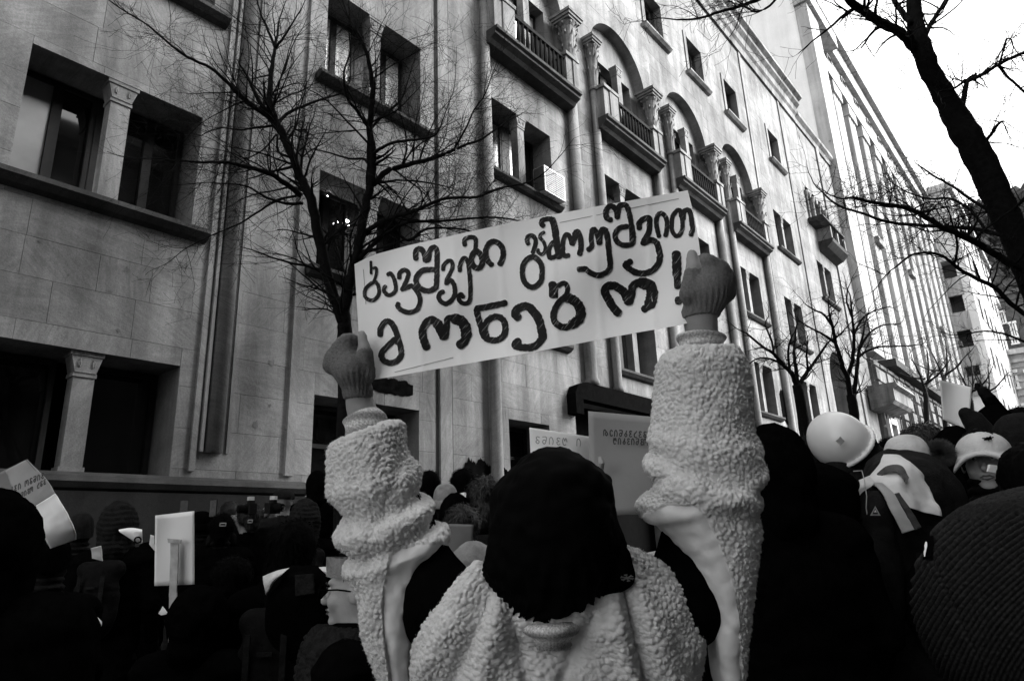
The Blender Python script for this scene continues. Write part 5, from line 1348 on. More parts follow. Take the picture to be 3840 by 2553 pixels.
# ================================================================== the crowd
def body_mesh(name, h, arms=('down', 'down'), nod=0.0, bulk=1.0):
    """standing person, feet at the origin, facing +y, 1.72 m tall; one continuous skin"""
    f = Field((-.55, -.35, -.02), (.55, .62, 2.25), h); b = bulk
    for s_ in (-1, 1):
        f.cap((s_ * .09, 0, .84), (s_ * .10, .01, .47), .105, .075, .04).cap((s_ * .10, .01, .47), (s_ * .10, -.02, .09), .07, .055, .03).cap((s_ * .10, -.05, .05), (s_ * .11, .15, .04), .05, .042, .03)
    f.ell((0, 0, .98), (.20 * b, .14 * b, .26), .05).ell((0, 0, 1.20), (.21 * b, .145 * b, .24), .06)
    f.cap((-.15, -.005, 1.385), (.15, -.005, 1.385), .075 * b, k=.06).cap((0, -.02, 1.40), (0, .0, 1.54), .07, .058, .04)
    for s_, a in zip((-1, 1), arms):
        sh = np.array((s_ * .205, -.005, 1.37))
        if a == 'down': el, wr = np.array((s_ * .27, -.03, 1.10)), np.array((s_ * .25, .10, .87))
        elif a == 'front': el, wr = np.array((s_ * .25, .06, 1.12)), np.array((s_ * .10, .27, 1.22))
        elif a == 'camera': el, wr = np.array((s_ * .27, .12, 1.25)), np.array((s_ * .07, .17, 1.56))
        else: el, wr = np.array((s_ * .27, .10, 1.58)), np.array((s_ * .20, .17, 1.84))
        f.cap((s_ * .13, -.005, 1.38), sh, .075 * b, .074 * b, .05).cap(sh, el, .07 * b, .056 * b, .03).cap(el, wr, .054 * b, .04, .02)
        d = (wr - el) / np.linalg.norm(wr - el); side = np.cross(d, (0, 1, 0)); side /= np.linalg.norm(side) + 1e-9
        pm = wr + d * .05; f.cap(wr, pm, .026, .034, .015)
        for k in range(4):
            o = side * (k - 1.5) * .018; ln = (.055, .065, .06, .045)[k]
            f.cap(pm + o * .8 + d * .02, pm + o + d * ln + np.array((0, .012, 0)), .0105, .009, .006)
        f.cap(wr + side * s_ * .02, wr + side * s_ * .045 + d * .055, .012, .010, .008)
    R = rotx(nod); pv = np.array((0, -.01, 1.50))
    def hp(p): return pv + R @ (np.array(p) - pv)
    f.ell(hp((0, -.005, 1.625)), (.076, .094, .10), .02, R=R).ell(hp((0, .035, 1.565)), (.058, .062, .075), .03, R=R)
    f.cap(hp((0, .088, 1.612)), hp((0, .112, 1.578)), .010, .0155, .012)                        # nose
    f.ell(hp((0, .078, 1.642)), (.052, .022, .014), .015, R=R)                                   # brow
    for s_ in (-1, 1):
        f.ell(hp((s_ * .031, .092, 1.617)), (.017, .010, .010), .006, True, R=R)                 # eye sockets
        f.ell(hp((s_ * .030, .083, 1.616)), (.013, .010, .009), .004, R=R)
        f.ell(hp((s_ * .078, -.005, 1.60)), (.010, .021, .033), .008, R=R)                       # ears
        f.ell(hp((s_ * .040, .072, 1.575)), (.022, .02, .022), .02, R=R)                         # cheeks
    f.ell(hp((0, .094, 1.548)), (.024, .011, .0065), .006, R=R).ell(hp((0, .091, 1.535)), (.020, .012, .0075), .006, R=R).ell(hp((0, .108, 1.5415)), (.026, .010, .0022), .003, True, R=R)   # lips
    f.ell(hp((0, .078, 1.508)), (.026, .022, .018), .015, R=R)                                   # chin
    V, F = f.mesh(); c = V[F].mean(1)
    sk = (c[:, 2] > 1.485) & (np.abs(c[:, 0]) < .12) & (c[:, 1] > -.13)
    for s_, a in zip((-1, 1), arms):
        wr = dict(down=(s_ * .25, .10, .87), front=(s_ * .10, .27, 1.22), camera=(s_ * .07, .17, 1.56)).get(a, (s_ * .20, .17, 1.84))
        el = dict(down=(s_ * .27, -.03, 1.10), front=(s_ * .25, .06, 1.12), camera=(s_ * .27, .12, 1.25)).get(a, (s_ * .27, .10, 1.58))
        d = np.array(wr) - np.array(el); d /= np.linalg.norm(d)
        sk |= (((c - wr) @ d) > .005) & (np.linalg.norm(c - wr, axis=1) < .16)
    # cloth creases below the collar
    N = normals(V, F); cl = np.clip((1.44 - V[:, 2]) / .05, 0, 1)
    V = V + N * (cl * (.006 * vnoise(V, 14, 4) + .0035 * np.sin(V[:, 2] * 60 + 4 * vnoise(V, 6, 9))))[:, None]
    return fast_mesh(name, V, F, [M['black'], M['skin']], True, sk.astype(int))
BODY = {'down': body_mesh('body', .0155), 'hold': body_mesh('body', .0155, ('down', 'up')), 'camera': body_mesh('body', .0155, ('camera', 'camera')),
        'front': body_mesh('body', .0155, ('front', 'front')), 'nod': body_mesh('body', .0155, ('front', 'down'), -.35), 'face': body_mesh('body', .0065, ('front', 'down')),
        'big': body_mesh('body', .0155, ('down', 'down'), 0, 1.22)}
# ---- head wear, in the same local frame
def beanie_v(top=1.765, cuff=True, ribs=40, amp=.0025):
    prof = [(.098, 1.585), (.106, 1.59), (.108, 1.615), (.106, 1.64), (.098, 1.645)] if cuff else [(.099, 1.585), (.10, 1.62), (.099, 1.645)]
    prof += [(.099, 1.66), (.095, 1.69), (.084, 1.72), (.066, 1.745), (.04, top - .006), (.004, top)]
    P = np.array(smooth_path([np.array(p) for p in prof], 4)); n = 80; w = np.linspace(0, 2 * np.pi, n, endpoint=False); V = []
    for r, z in P:
        k = 1 + amp / .1 * np.sin(w * ribs) * min(1, r / .06)
        V.append(np.stack([r * .92 * k * np.cos(w), r * 1.10 * k * np.sin(w) - .005, np.full(n, z) + .012 * np.sin(w) * (z < 1.66)], 1))
    i = np.arange(len(P) - 1)[:, None] * n; j = np.arange(n)[None]
    return np.concatenate(V), np.stack([i + j, i + (j + 1) % n, i + n + (j + 1) % n, i + n + j], -1).reshape(-1, 4)
def hood_v(h=.011, big=1.0, rings=0, face=True):
    f = Field((-.26, -.28, 1.28), (.26, .24, 1.86), h)
    f.ell((0, -.02, 1.625), (.108 * big, .128 * big, .135 * big), .02).cap((0, -.03, 1.58), (0, -.04, 1.47), .10 * big, .10 * big, .05)
    if face: f.ell((0, .15, 1.60), (.08, .13, .115), .01, True)
    V, F = f.mesh(); N = normals(V, F)
    if rings: V = V + N * (.006 * np.abs(np.sin(V[:, 2] * rings + 30 * V[:, 1] ** 2 + 1.3 * vnoise(V, 14, 3))))[:, None]
    V = V + N * (.011 * vnoise(V, 13, 7) - .008 * np.abs(vnoise(V * np.array([1, 1, .45]), 26, 9)) + .003 * vnoise(V, 60, 3))[:, None]
    return V, F
def hair_v(h=.009, long=0.0, tuft=.003, locks=True):
    f = Field((-.2, -.25, 1.2), (.2, .2, 1.8), h)
    f.ell((0, -.02, 1.638), (.092, .105, .105), .02).cap((0, -.05, 1.62), (0, -.075, 1.56 - long), .088, .085 if long else .06, .04)
    f.ell((0, .155, 1.585), (.085, .125, .085), .01, True)
    V, F = f.mesh(); N = normals(V, F); a = np.arctan2(V[:, 1], V[:, 0])
    V = V + N * (tuft * np.sin(a * 46 + 5 * vnoise(V, 14, 1)) + tuft * 1.5 * vnoise(V, 45, 2) + .006 * vnoise(V, 13, 4))[:, None]
    if not locks: return V, F
    q = np.random.default_rng(int(long * 100 + tuft * 1000)); n = 1400                       # locks lying over the mass and sticking out of it
    i = q.integers(0, len(F), n); c = V[F[i]].mean(1); nn = N[F[i, 0]]; dn = np.array([0, 0, -1.]) + .5 * q.normal(size=(n, 3)); dn -= nn * (dn * nn).sum(1, keepdims=True)
    dn /= np.linalg.norm(dn, axis=1, keepdims=True) + 1e-9; sd = np.cross(nn, dn); L = q.uniform(.02, .06, (n, 1)); w = q.uniform(.0012, .003, (n, 1)); o = q.uniform(.002, .016, (n, 1)) * (1 + tuft * 60)
    P = np.stack([c - sd * w, c + sd * w, c + dn * L * .6 + nn * o + sd * w * .7, c + dn * L * .6 + nn * o - sd * w * .7, c + dn * L + nn * o * .8 + sd * w * .2, c + dn * L + nn * o * .8 - sd * w * .2], 1).reshape(-1, 3)
    k = np.arange(n)[:, None] * 6 + len(V)
    return np.vstack([V, P]), np.vstack([F, k + np.array([[0, 1, 2, 3]]), k + np.array([[3, 2, 4, 5]])])
def cap_v():
    f = Field((-.16, -.18, 1.56), (.16, .34, 1.80), .006)
    f.ell((0, -.005, 1.645), (.098, .115, .086), .01)
    f.ell((0, -.005, 1.585), (.2, .2, .055), .004, True)
    for k in range(31):
        t = (k - 15) / 15; f.cap((.082 * t, .05, 1.640 - .010 * t * t), (.098 * t, .225 - .075 * t * t, 1.622 - .052 * t * t), .007, .006, .006)
    V, F = f.mesh(); N = normals(V, F); a = np.arctan2(V[:, 1], V[:, 0])
    return V - N * (.0016 * (np.abs(np.sin(a * 3)) < .06) * (V[:, 2] > 1.66))[:, None], F
def helmet_v():
    f = Field((-.19, -.22, 1.54), (.19, .30, 1.84), .006)
    f.ell((0, 0, 1.655), (.122, .145, .135), .01); f.ell((0, 0, 1.53), (.25, .3, .085), .004, True)
    f.ell((0, 0, 1.625), (.104, .127, .115), .0, True)
    for k in range(40):
        w = 2 * math.pi * k / 40; w2 = 2 * math.pi * (k + 1) / 40
        pr = lambda q: (.128 * math.cos(q), .152 * math.sin(q) + (.035 * math.sin(q) ** 3 if math.sin(q) > 0 else 0), 1.617)
        f.cap(pr(w), pr(w2), .008, k=.006)
    return f.mesh()
def pom_v(r=.05, n=9000, seed=3):
    q = np.random.default_rng(seed); d = q.normal(size=(n, 3)); d /= np.linalg.norm(d, axis=1, keepdims=True)
    t = np.cross(d, q.normal(size=(n, 3))); t /= np.linalg.norm(t, axis=1, keepdims=True); L = r * q.uniform(.75, 1.15, (n, 1)); w = .0007
    a = d * r * .2; b_ = d * L + t * L * .25
    P = np.stack([a - t * w, a + t * w, b_ + t * w * .4, b_ - t * w * .4], 1).reshape(-1, 3)
    return P, np.arange(4 * n).reshape(n, 4)
HATS = {}
def hat_mesh(k):
    if k not in HATS:
        nm, fn = {'beanie': ('beanie', beanie_v), 'beanie_plain': ('beanie', lambda: beanie_v(1.77, False, 30, .001)), 'hood': ('hood', hood_v), 'puffer': ('hood', lambda: hood_v(.008, 1.12, 95)), 'bighood': ('hood', lambda: hood_v(.011, 1.12, 0, False)),
                  'hair': ('hair', hair_v), 'longhair': ('hair', lambda: hair_v(.009, .22)), 'curly': ('hair', lambda: hair_v(.009, .06, .008)), 'sleek': ('hair', lambda: hair_v(.009, 0, .003, False)), 'sleeklong': ('hair', lambda: hair_v(.009, .22, .003, False)), 'cap': ('cap', cap_v), 'helmet': ('hard_hat', helmet_v), 'pom': ('pompom', pom_v), 'collar': ('snood', lambda: snood_v())}[k]
        V, F = fn(); HATS[k] = (nm, fast_mesh(nm, V, F, M['black'], True))
    return HATS[k]
def snood_v():
    f = Field((-.2, -.2, 1.36), (.2, .22, 1.6), .008)
    for k in range(4): f.ell((0, .01, 1.42 + k * .038), (.095 - .006 * k, .10 - .006 * k, .026), .01)
    return f.mesh()
def pack_v():
    f = Field((-.2, -.34, .85), (.2, -.05, 1.48), .012)
    f.ell((0, -.2, 1.13), (.145, .085, .24), .03).ell((0, -.255, 1.04), (.11, .05, .12), .02).cap((-.09, -.17, 1.33), (.09, -.17, 1.33), .06, k=.04)
    V, F = f.mesh(); N = normals(V, F)
    return V + N * (.006 * vnoise(V, 12, 5) - .004 * (np.abs(V[:, 2] - 1.2) < .012))[:, None], F
PACK = [fast_mesh('rucksack', *pack_v(), M['black2'])]
_s = MB()
for sx_ in (-1, 1): _s.box(sx_ * .07 - .012, sx_ * .07 + .012, -.296, -.288, .98, 1.3)
_s.box(-.03, .03, -.30, -.292, 1.22, 1.235)
PACK.append(mesh_from('strap', _s.v, _s.f, M['grey']))
def omat(o, mat, slot=0):
    o.material_slots[slot].link = 'OBJECT'; o.material_slots[slot].material = M[mat]
TOPS = {'beanie': 1.765, 'beanie_plain': 1.77, 'hood': 1.76, 'puffer': 1.785, 'bighood': 1.776, 'hair': 1.745, 'sleek': 1.745, 'longhair': 1.745, 'curly': 1.75, 'cap': 1.755, 'helmet': 1.79}
def person(px, py, depth, face, hat, label, coat='black', hmat='black', pose='down', group=None, skin='black2', extra=(), H=None):
    top = at(px, py, depth); g0 = gz(top[1]) + (.13 if top[0] < -6.5 else 0)
    s_ = (top[2] - g0) / TOPS[hat]
    r = thing('person', label, 'person', (float(top[0]), float(top[1]), g0), _y + math.radians(face), group)
    r.scale = (max(s_, .9),) * 2 + (s_,) if s_ < .9 else (min(s_, 1.12), min(s_, 1.12), s_)
    b_ = link(bpy.data.objects.new('body', BODY[pose]), r); omat(b_, coat); omat(b_, skin if abs(face) < 38 or skin != 'black2' else 'skin_shade', 1)
    q = random.Random(int(px * 7 + py))
    if abs(face) < 38 and depth > 2.2 and q.random() < .6:         # rucksack with straps
        bm_ = link(bpy.data.objects.new('rucksack', PACK[0]), r); omat(bm_, 'black2')
        st_ = link(bpy.data.objects.new('strap', PACK[1]), bm_); omat(st_, 'dark')
    if q.random() < .5 and hat not in ('hood', 'bighood', 'puffer'):
        sn = link(bpy.data.objects.new('snood', hat_mesh('collar')[1]), r); omat(sn, q.choice(('dark', 'dark', 'black2')))
    for k, m in ((hat, hmat),) + tuple(extra):
        nm, me = hat_mesh(k); o = link(bpy.data.objects.new(nm, me), r); omat(o, m)
        if k == 'pom': o.location = (0, -.03, 1.80)
    return r
def face_parts(r):
    b = MB()
    for s_ in (-1, 1): b.revolve([(.001, -.0105), (.007, -.008), (.0105, 0), (.007, .008), (.001, .0105)], (s_ * .031, .0865, 1.617), 10)
    mobj('eyes', b.v, b.f, M['lightcloth'], r, True, False)
    b = MB()
    for s_ in (-1, 1):
        b.tube([(s_ * .031, .094, 1.617), (s_ * .031, .0985, 1.617)], .0052, 8)
        b.tube([(s_ * .014, .1005, 1.634), (s_ * .03, .101, 1.641), (s_ * .05, .088, 1.634)], [.003, .0036, .002], 5)
        b.tube([(s_ * .019, .0975, 1.6235), (s_ * .031, .0995, 1.6265), (s_ * .044, .093, 1.622)], .0018, 4)
    mobj('lashes_and_brows', b.v, b.f, M['hair2'], r, True, False)['kind'] = 'stuff'
    b = MB()
    b.tube([(-.024, .093, 1.5425), (-.01, .104, 1.549), (0, .1055, 1.547), (.01, .104, 1.549), (.024, .093, 1.5425)], [.001, .0038, .0034, .0038, .001], 6)
    b.tube([(-.022, .093, 1.5405), (0, .1045, 1.5345), (.022, .093, 1.5405)], [.001, .005, .001], 6)
    mobj('lips', b.v, b.f, M['lips'], r, True, False)
cr = 'people standing close together in the street'
# far left
person(30, 1838, 1.9, 8, 'bighood', 'black hooded person at the left edge below the curved printed poster', 'black', 'black', 'big')
person(462, 1876, 4.7, 4, 'puffer', 'person in a dark quilted hood beside the small placard on a stick', 'black', 'dark')
person(310, 1922, 5.2, 30, 'beanie_plain', 'person in a grey cap behind the quilted hood', 'black', 'dark')
person(770, 2190, 2.5, -10, 'hood', 'black hooded person right below the small placard on a stick', 'black', 'black')
person(835, 1925, 5.6, 20, 'hair', 'dark haired person holding something small in the left crowd', 'black', 'hair', 'camera')
person(760, 1915, 6.3, -30, 'beanie', 'person in a black beanie just right of the small placard', 'black', 'black')
person(930, 1890, 6.4, 60, 'hair', 'person holding a camera up in the left crowd', 'black', 'hair2', 'camera')
person(1065, 1822, 6.9, 40, 'cap', 'person in a charcoal cap at the base of the wall', 'dark', 'dark', 'camera')
person(1145, 1868, 5.4, 25, 'puffer', 'person in a dark padded hood left of the fleece sleeve', 'black', 'dark')
person(1195, 1765, 7.6, 0, 'hood', 'tall black hooded person by the dark doorway', 'black', 'black')
person(1110, 1945, 2.7, 0, 'longhair', 'dark haired person in a white jacket with a black backpack', 'black', 'hair')
person(880, 2085, 3.4, 10, 'hair', 'low dark head in front of the left crowd', 'black', 'hair')
person(560, 2030, 5.6, 0, 'beanie', 'person in black between the quilted hood and the placard', 'black', 'black')
person(200, 2000, 3.2, 10, 'beanie_plain', 'person in a black cap at the left behind the curved poster', 'black', 'black')
person(700, 1945, 8.0, 15, 'hood', 'far hooded person along the plinth of the wall', 'dark', 'dark')
person(860, 1880, 8.4, 50, 'hair', 'far bare headed person along the plinth of the wall', 'black', 'hair2')
# between sleeve and head of the banner holder
person(1605, 1765, 6.6, 10, 'hair', 'tall dark haired person right behind the left fleece sleeve', 'black', 'hair')
person(1670, 1812, 5.0, 15, 'beanie', 'person in a pale knitted beanie beside the fleece sleeve', 'dark', 'pale_grey')
person(1708, 1848, 4.2, 5, 'hood', 'person in a black hood in front of the pale beanie', 'black', 'black')
person(1742, 1846, 4.9, 0, 'beanie_plain', 'person in a plain white cap between black hood and braids', 'black', 'lightcloth')
person(1806, 1784, 4.3, 20, 'curly', 'person with braided dark hair left of the black beanie', 'black', 'hair2', extra=(('collar', 'dark'),))
person(1735, 1757, 6.2, 0, 'hair', 'dark head before the black painted patch on the wall', 'black', 'hair')
person(1728, 1892, 3.6, 8, 'hair', 'dark haired person with a white collar behind the grey board', 'dark', 'hair2', extra=(('collar', 'lightcloth'),))
person(1775, 2028, 2.5, 5, 'hood', 'low person in a greyish hood close to the black hair', 'grey', 'pale_grey')
# right
person(2868, 1598, 2.3, 5, 'bighood', 'black hooded person right beside the right fleece sleeve', 'black', 'black', 'big')
person(3005, 1640, 3.1, 0, 'curly', 'person in a fluffy dark hat just left of the hard hat', 'black', 'dark')
person(3430, 1590, 3.9, 15, 'curly', 'person with loose streaked hair behind the pompom beanie', 'dark', 'hair2')
person(3700, 1525, 4.4, 10, 'hood', 'person in a black hood below the blank raised placard', 'black', 'black', 'hold')
person(3800, 1530, 5.0, 0, 'hair', 'dark head at the right edge before the end building', 'black', 'hair')
person(3800, 1550, 2.9, 20, 'beanie_plain', 'person in a smooth charcoal beanie at the right edge', 'black', 'dark', 'big')
person(3560, 1600, 3.3, 5, 'hood', 'black hooded person between pompom beanie and white cap', 'black', 'black')
person(3850, 1648, 1.75, 20, 'sleek', 'dark haired person with a bare ear behind the ribbed beanie', 'black', 'hair')
person(3330, 1640, 4.8, 5, 'hair', 'dark head between the hard hat and the pompom beanie', 'black', 'hair')

# ---- person in the white hard hat, bent to the right
hh = at(3140, 1640, 2.9)
rb = thing('person', 'person in a white hard hat over a dark hood bending to the right', 'person', (float(hh[0]), float(hh[1]), gz(hh[1])), _y - math.radians(35))
k_ = (hh[2] - gz(hh[1])) / 1.79
rb.scale = (k_ * 1.05, k_ * 1.05, k_)
o = link(bpy.data.objects.new('body', BODY['big']), rb); omat(o, 'black'); omat(o, 'dark', 1)
V, F = helmet_v(); V = V - np.array((0, 0, 1.617))
hz = -.70 * RT + .70 * UP - .12 * FW; hz /= np.linalg.norm(hz); hx = .70 * RT + .70 * UP; hx -= hz * (hx @ hz); hx /= np.linalg.norm(hx); hy = np.cross(hz, hx)
V = at(3166, 1674, 2.9) + (np.outer(V[:, 0], hx) + np.outer(V[:, 1], hy) + np.outer(V[:, 2], hz)) * .96
hat = fobj('hard_hat', V, F, M['white_hat'], rb)
b_ = MB().box(-.012, .012, -.004, .004, -.014, .014)
mobj('badge', at(3150, 1652, 2.74) + np.array(b_.v) @ np.array([hx, -FW, hz]), b_.f, M['lightcloth'], hat)
V, F = loft([(1612, 3205, 3235, 2.9, .03, 0), (1632, 3180, 3262, 2.88, .07, 0), (1665, 3140, 3295, 2.93, .1, 0), (1705, 3125, 3318, 2.93, .12, 0), (1745, 3110, 3322, 2.92, .13, 0), (1800, 3095, 3300, 2.86, .13, 0), (1900, 3080, 3280, 2.86, .14, 0)], 90, 90)
F = orient_out(V, F); N = normals(V, F); V = V + N * (.010 * vnoise(V, 12, 4) + .006 * vnoise(V, 30, 2))[:, None]
fobj('balaclava', V, F, M['dark'], rb)
V, F = loft([(1732, 3030, 3080, 2.6, .05, 0), (1752, 2990, 3130, 2.58, .12, 0), (1800, 2950, 3200, 2.56, .17, 0), (1900, 2930, 3215, 2.55, .19, 0), (2050, 2930, 3200, 2.55, .2, 0), (2300, 2940, 3200, 2.56, .2, 0), (2800, 2960, 3190, 2.6, .18, 0)], 80, 80, 2.4)
F = orient_out(V, F); N = normals(V, F); V = V + N * (.012 * vnoise(V, 8, 4))[:, None]
fobj('backpack', V, F, M['black'], rb)
# ---- person in the pompom beanie with a flag round the shoulders
pb = person(3385, 1630, 2.75, -20, 'beanie', 'person in a pale pompom beanie with a flag draped round the shoulders', 'dark', 'lightcloth', 'front', extra=(('pom', 'grey'),))
for c in pb.children:
    if c.name.startswith('pompom'): c.location = (.115, -.03, 1.675); c.scale = (1.1, 1.1, 1.1)
def sheet(name, grid, mat, parent, thick=.004, sub=10, wr=0.0):
    """grid of (px,py,depth) control points -> smooth cloth with thickness"""
    G = np.array([[at(*p) for p in row] for row in grid]); nr, nc = G.shape[:2]
    cols = [np.array(smooth_path(list(G[:, j]), sub)) for j in range(nc)]; C = np.stack(cols, 1)
    rows_ = np.array([smooth_path(list(C[i]), sub) for i in range(len(C))]); n, m = rows_.shape[:2]; V = rows_.reshape(-1, 3)
    V = V + HF * (wr * (.011 * vnoise(V, 15, 3) + .006 * vnoise(V * np.array([1, 1, .6]), 38, 6)) + .0035 * vnoise(V, 30, 3) + .002 * vnoise(V, 70, 8))[:, None]
    i = np.arange(n - 1)[:, None] * m; j = np.arange(m - 1)[None]; F = np.stack([i + j, i + m + j, i + m + j + 1, i + j + 1], -1).reshape(-1, 4)
    k = len(V); e = []
    for a in range(m - 1): e += [(a, a + 1, a + 1 + k, a + k), ((n - 1) * m + a, (n - 1) * m + a + k, (n - 1) * m + a + 1 + k, (n - 1) * m + a + 1)]
    for a in range(n - 1): e += [(a * m, a * m + k, (a + 1) * m + k, (a + 1) * m), (a * m + m - 1, (a + 1) * m + m - 1, (a + 1) * m + m - 1 + k, a * m + m - 1 + k)]
    return fobj(name, np.vstack([V, V + HF * thick]), np.vstack([F, F[:, ::-1] + k, np.array(e)]), M[mat], parent)
V, F = loft([(1690, 3330, 3440, 2.687, 0.055, 0), (1720, 3270, 3500, 2.660, 0.121, 0), (1770, 3245, 3560, 2.620, 0.165, 10), (1840, 3225, 3600, 2.594, 0.187, 10), (1930, 3200, 3620, 2.594, 0.198, 0), (2100, 3190, 3620, 2.607, 0.198, 0), (2400, 3190, 3600, 2.633, 0.198, 0), (2800, 3200, 3580, 2.660, 0.187, 0)], 120, 90, 2.3)
F = orient_out(V, F); N = normals(V, F); V = V + N * (.012 * vnoise(V, 9, 4) + .006 * vnoise(V, 24, 6))[:, None]
jk = fobj('jacket', V, F, M['dark'], pb)
sheet('flag', [[(3318, 1702, 2.567), (3370, 1706, 2.527), (3420, 1740, 2.474), (3480, 1800, 2.447)], [(3275, 1770, 2.500), (3340, 1768, 2.447), (3400, 1800, 2.394), (3500, 1870, 2.394)], [(3262, 1800, 2.474), (3330, 1815, 2.394), (3400, 1850, 2.367), (3520, 1900, 2.367)], [(3300, 1830, 2.421), (3345, 1870, 2.354), (3400, 1900, 2.341), (3530, 1935, 2.354)]], 'satin', pb, wr=1.0)
sheet('flag_stripe', [[(3290, 1775, 2.476), (3330, 1745, 2.463), (3380, 1745, 2.450), (3410, 1790, 2.383)], [(3296, 1790, 2.461), (3340, 1768, 2.429), (3376, 1775, 2.402), (3398, 1815, 2.361)]], 'grey', pb)
sheet('flag_end', [[(3268, 1806, 2.434), (3310, 1808, 2.381)], [(3310, 1850, 2.381), (3352, 1848, 2.341)], [(3345, 1920, 2.354), (3385, 1905, 2.328)], [(3385, 2000, 2.354), (3430, 1985, 2.328)]], 'satin', pb)
sheet('flag_end', [[(3355, 1850, 2.347), (3372, 1846, 2.341)], [(3392, 1910, 2.334), (3412, 1904, 2.328)], [(3432, 1988, 2.334), (3455, 1976, 2.328)]], 'grey', pb)
sheet('flag_knot', [[(3220, 1800, 2.474), (3262, 1782, 2.447)], [(3225, 1830, 2.447), (3275, 1815, 2.421)], [(3196, 1870, 2.474), (3230, 1850, 2.447)], [(3194, 1915, 2.487), (3212, 1890, 2.474)]], 'satin', pb)
MB().tube([at(*p) for p in ((3200, 1766, 2.421), (3232, 1764, 2.421), (3242, 1800, 2.407), (3250, 1860, 2.394), (3248, 1905, 2.394), (3256, 1952, 2.394))], .0018, 5).build('cord', M['lightcloth'], pb)
# triangular sleeve patch
def tri(name, pts, d, mat, par): return mobj(name, [at(x, y, d) for x, y in pts] + [at(x, y, d + .003) for x, y in pts], [(0, 1, 2), (5, 4, 3), (0, 3, 4, 1), (1, 4, 5, 2), (2, 5, 3, 0)], M[mat], par)
t1 = tri('sleeve_patch', [(3282, 1896), (3263, 1932), (3302, 1932)], 2.3300, 'lightcloth', pb); tri('patch_field', [(3282, 1905), (3271, 1927), (3294, 1927)], 2.3260, 'grey', t1); tri('patch_mark', [(3282, 1910), (3277, 1920), (3288, 1920)], 2.3220, 'paper', t1)
V, F = loft([(1840, 3230, 3330, 2.474, 0.055, 0), (1900, 3232, 3340, 2.434, 0.066, 0), (2000, 3235, 3360, 2.421, 0.068, 0), (2120, 3240, 3380, 2.394, 0.068, 0), (2250, 3250, 3390, 2.394, 0.066, 0), (2330, 3260, 3380, 2.394, 0.055, 0)], 70, 60)
F = orient_out(V, F); N = normals(V, F); V = V + N * (.006 * vnoise(V, 16, 4))[:, None]
fobj('sleeve', V, F, M['dark'], pb)
# ---- girl in the white cap
gl = person(3664, 1596, 2.7, 142, 'cap', 'young person in a white cap with a ragged dark mark on its front', 'black', 'lightcloth', 'face', extra=(('sleeklong', 'hair'),), skin='skin')
face_parts(gl)
st = MB(); 
for w, l_ in ((.2, .022), (.9, .010), (2.2, .013), (2.9, .017), (3.8, .012), (5.0, .010), (6.0, .018)):
    st.tube([(-.035, .094, 1.69), (-.035 + l_ * math.cos(w), .099, 1.69 + l_ * .8 * math.sin(w))], [.0055, .0018], 5)
for c in gl.children:
    if c.name.startswith('cap'): mobj('dark_mark', st.v, st.f, M['black'], c, world_coords=False)
# ---- woman in profile with glasses
wm = at(1352, 2068, 2.05)
pw = thing('person', 'woman in profile with glasses and a knitted headband by the left fleece sleeve', 'person', (float(wm[0]), float(wm[1]), gz(wm[1])), _y + math.radians(88))
k_ = (wm[2] - gz(wm[1])) / 1.745; pw.scale = (k_ * 1.12, k_ * 1.12, k_)
o = link(bpy.data.objects.new('body', BODY['face']), pw); omat(o, 'black'); omat(o, 'skin', 1)
o = link(bpy.data.objects.new('hair', hat_mesh('sleek')[1]), pw); omat(o, 'hair2'); o.location = (0, -.022, 0)
face_parts(pw)
o = link(bpy.data.objects.new('snood', hat_mesh('collar')[1]), pw); omat(o, 'black'); o.location = (0, -.01, -.045); o.scale = (1.1, 1.1, 1)
hbV, hbF = [], []; n = 90
P_, Q_ = [], []
for j in range(5):
    for i in range(n):
        w = 2 * math.pi * i / n; P_.append((.094 * math.cos(w), .112 * math.sin(w) - .006, 1.652 + .017 * j + .012 * math.sin(w)))
P_ = np.array(P_); ii = np.arange(4)[:, None] * n; jj = np.arange(n)[None]; Q_ = np.stack([ii + jj, ii + (jj + 1) % n, ii + n + (jj + 1) % n, ii + n + jj], -1).reshape(-1, 4)
P_ = P_ * (1 + (.05 * np.sin(np.arange(len(P_)) * 2.1) + .05 * vnoise(P_, 60, 2))[:, None] * np.array([1, 1, 0]))
link(bpy.data.objects.new('headband', fast_mesh('headband', P_, Q_, M['pale_grey'])), pw)
gb = MB()
for s_ in (-1, 1):
    gb.tube([(s_ * .033 + .026 * math.cos(w), .116, 1.612 + .020 * math.sin(w)) for w in np.linspace(0, 2 * math.pi, 17)], .0038, 5)
    gb.tube([(s_ * .058, .114, 1.618), (s_ * .082, .05, 1.62), (s_ * .084, -.01, 1.61)], .003, 5)
gb.tube([(-.01, .118, 1.615), (.01, .118, 1.615)], .003, 5)
mobj('glasses', gb.v, gb.f, M['black'], pw, world_coords=False)
# fuzzy dark coat of hers
V, F = loft([(2350, 1190, 1420, 1.98, .06, 0), (2400, 1150, 1450, 1.95, .12, 0), (2480, 1125, 1480, 1.93, .15, 0), (2600, 1110, 1490, 1.93, .17, 0), (2900, 1110, 1490, 1.95, .17, 0)], 110, 150)
V, F = sherpa(V, F, .016, .010, 21); fobj('coat', V, F, M['dark'], pw)
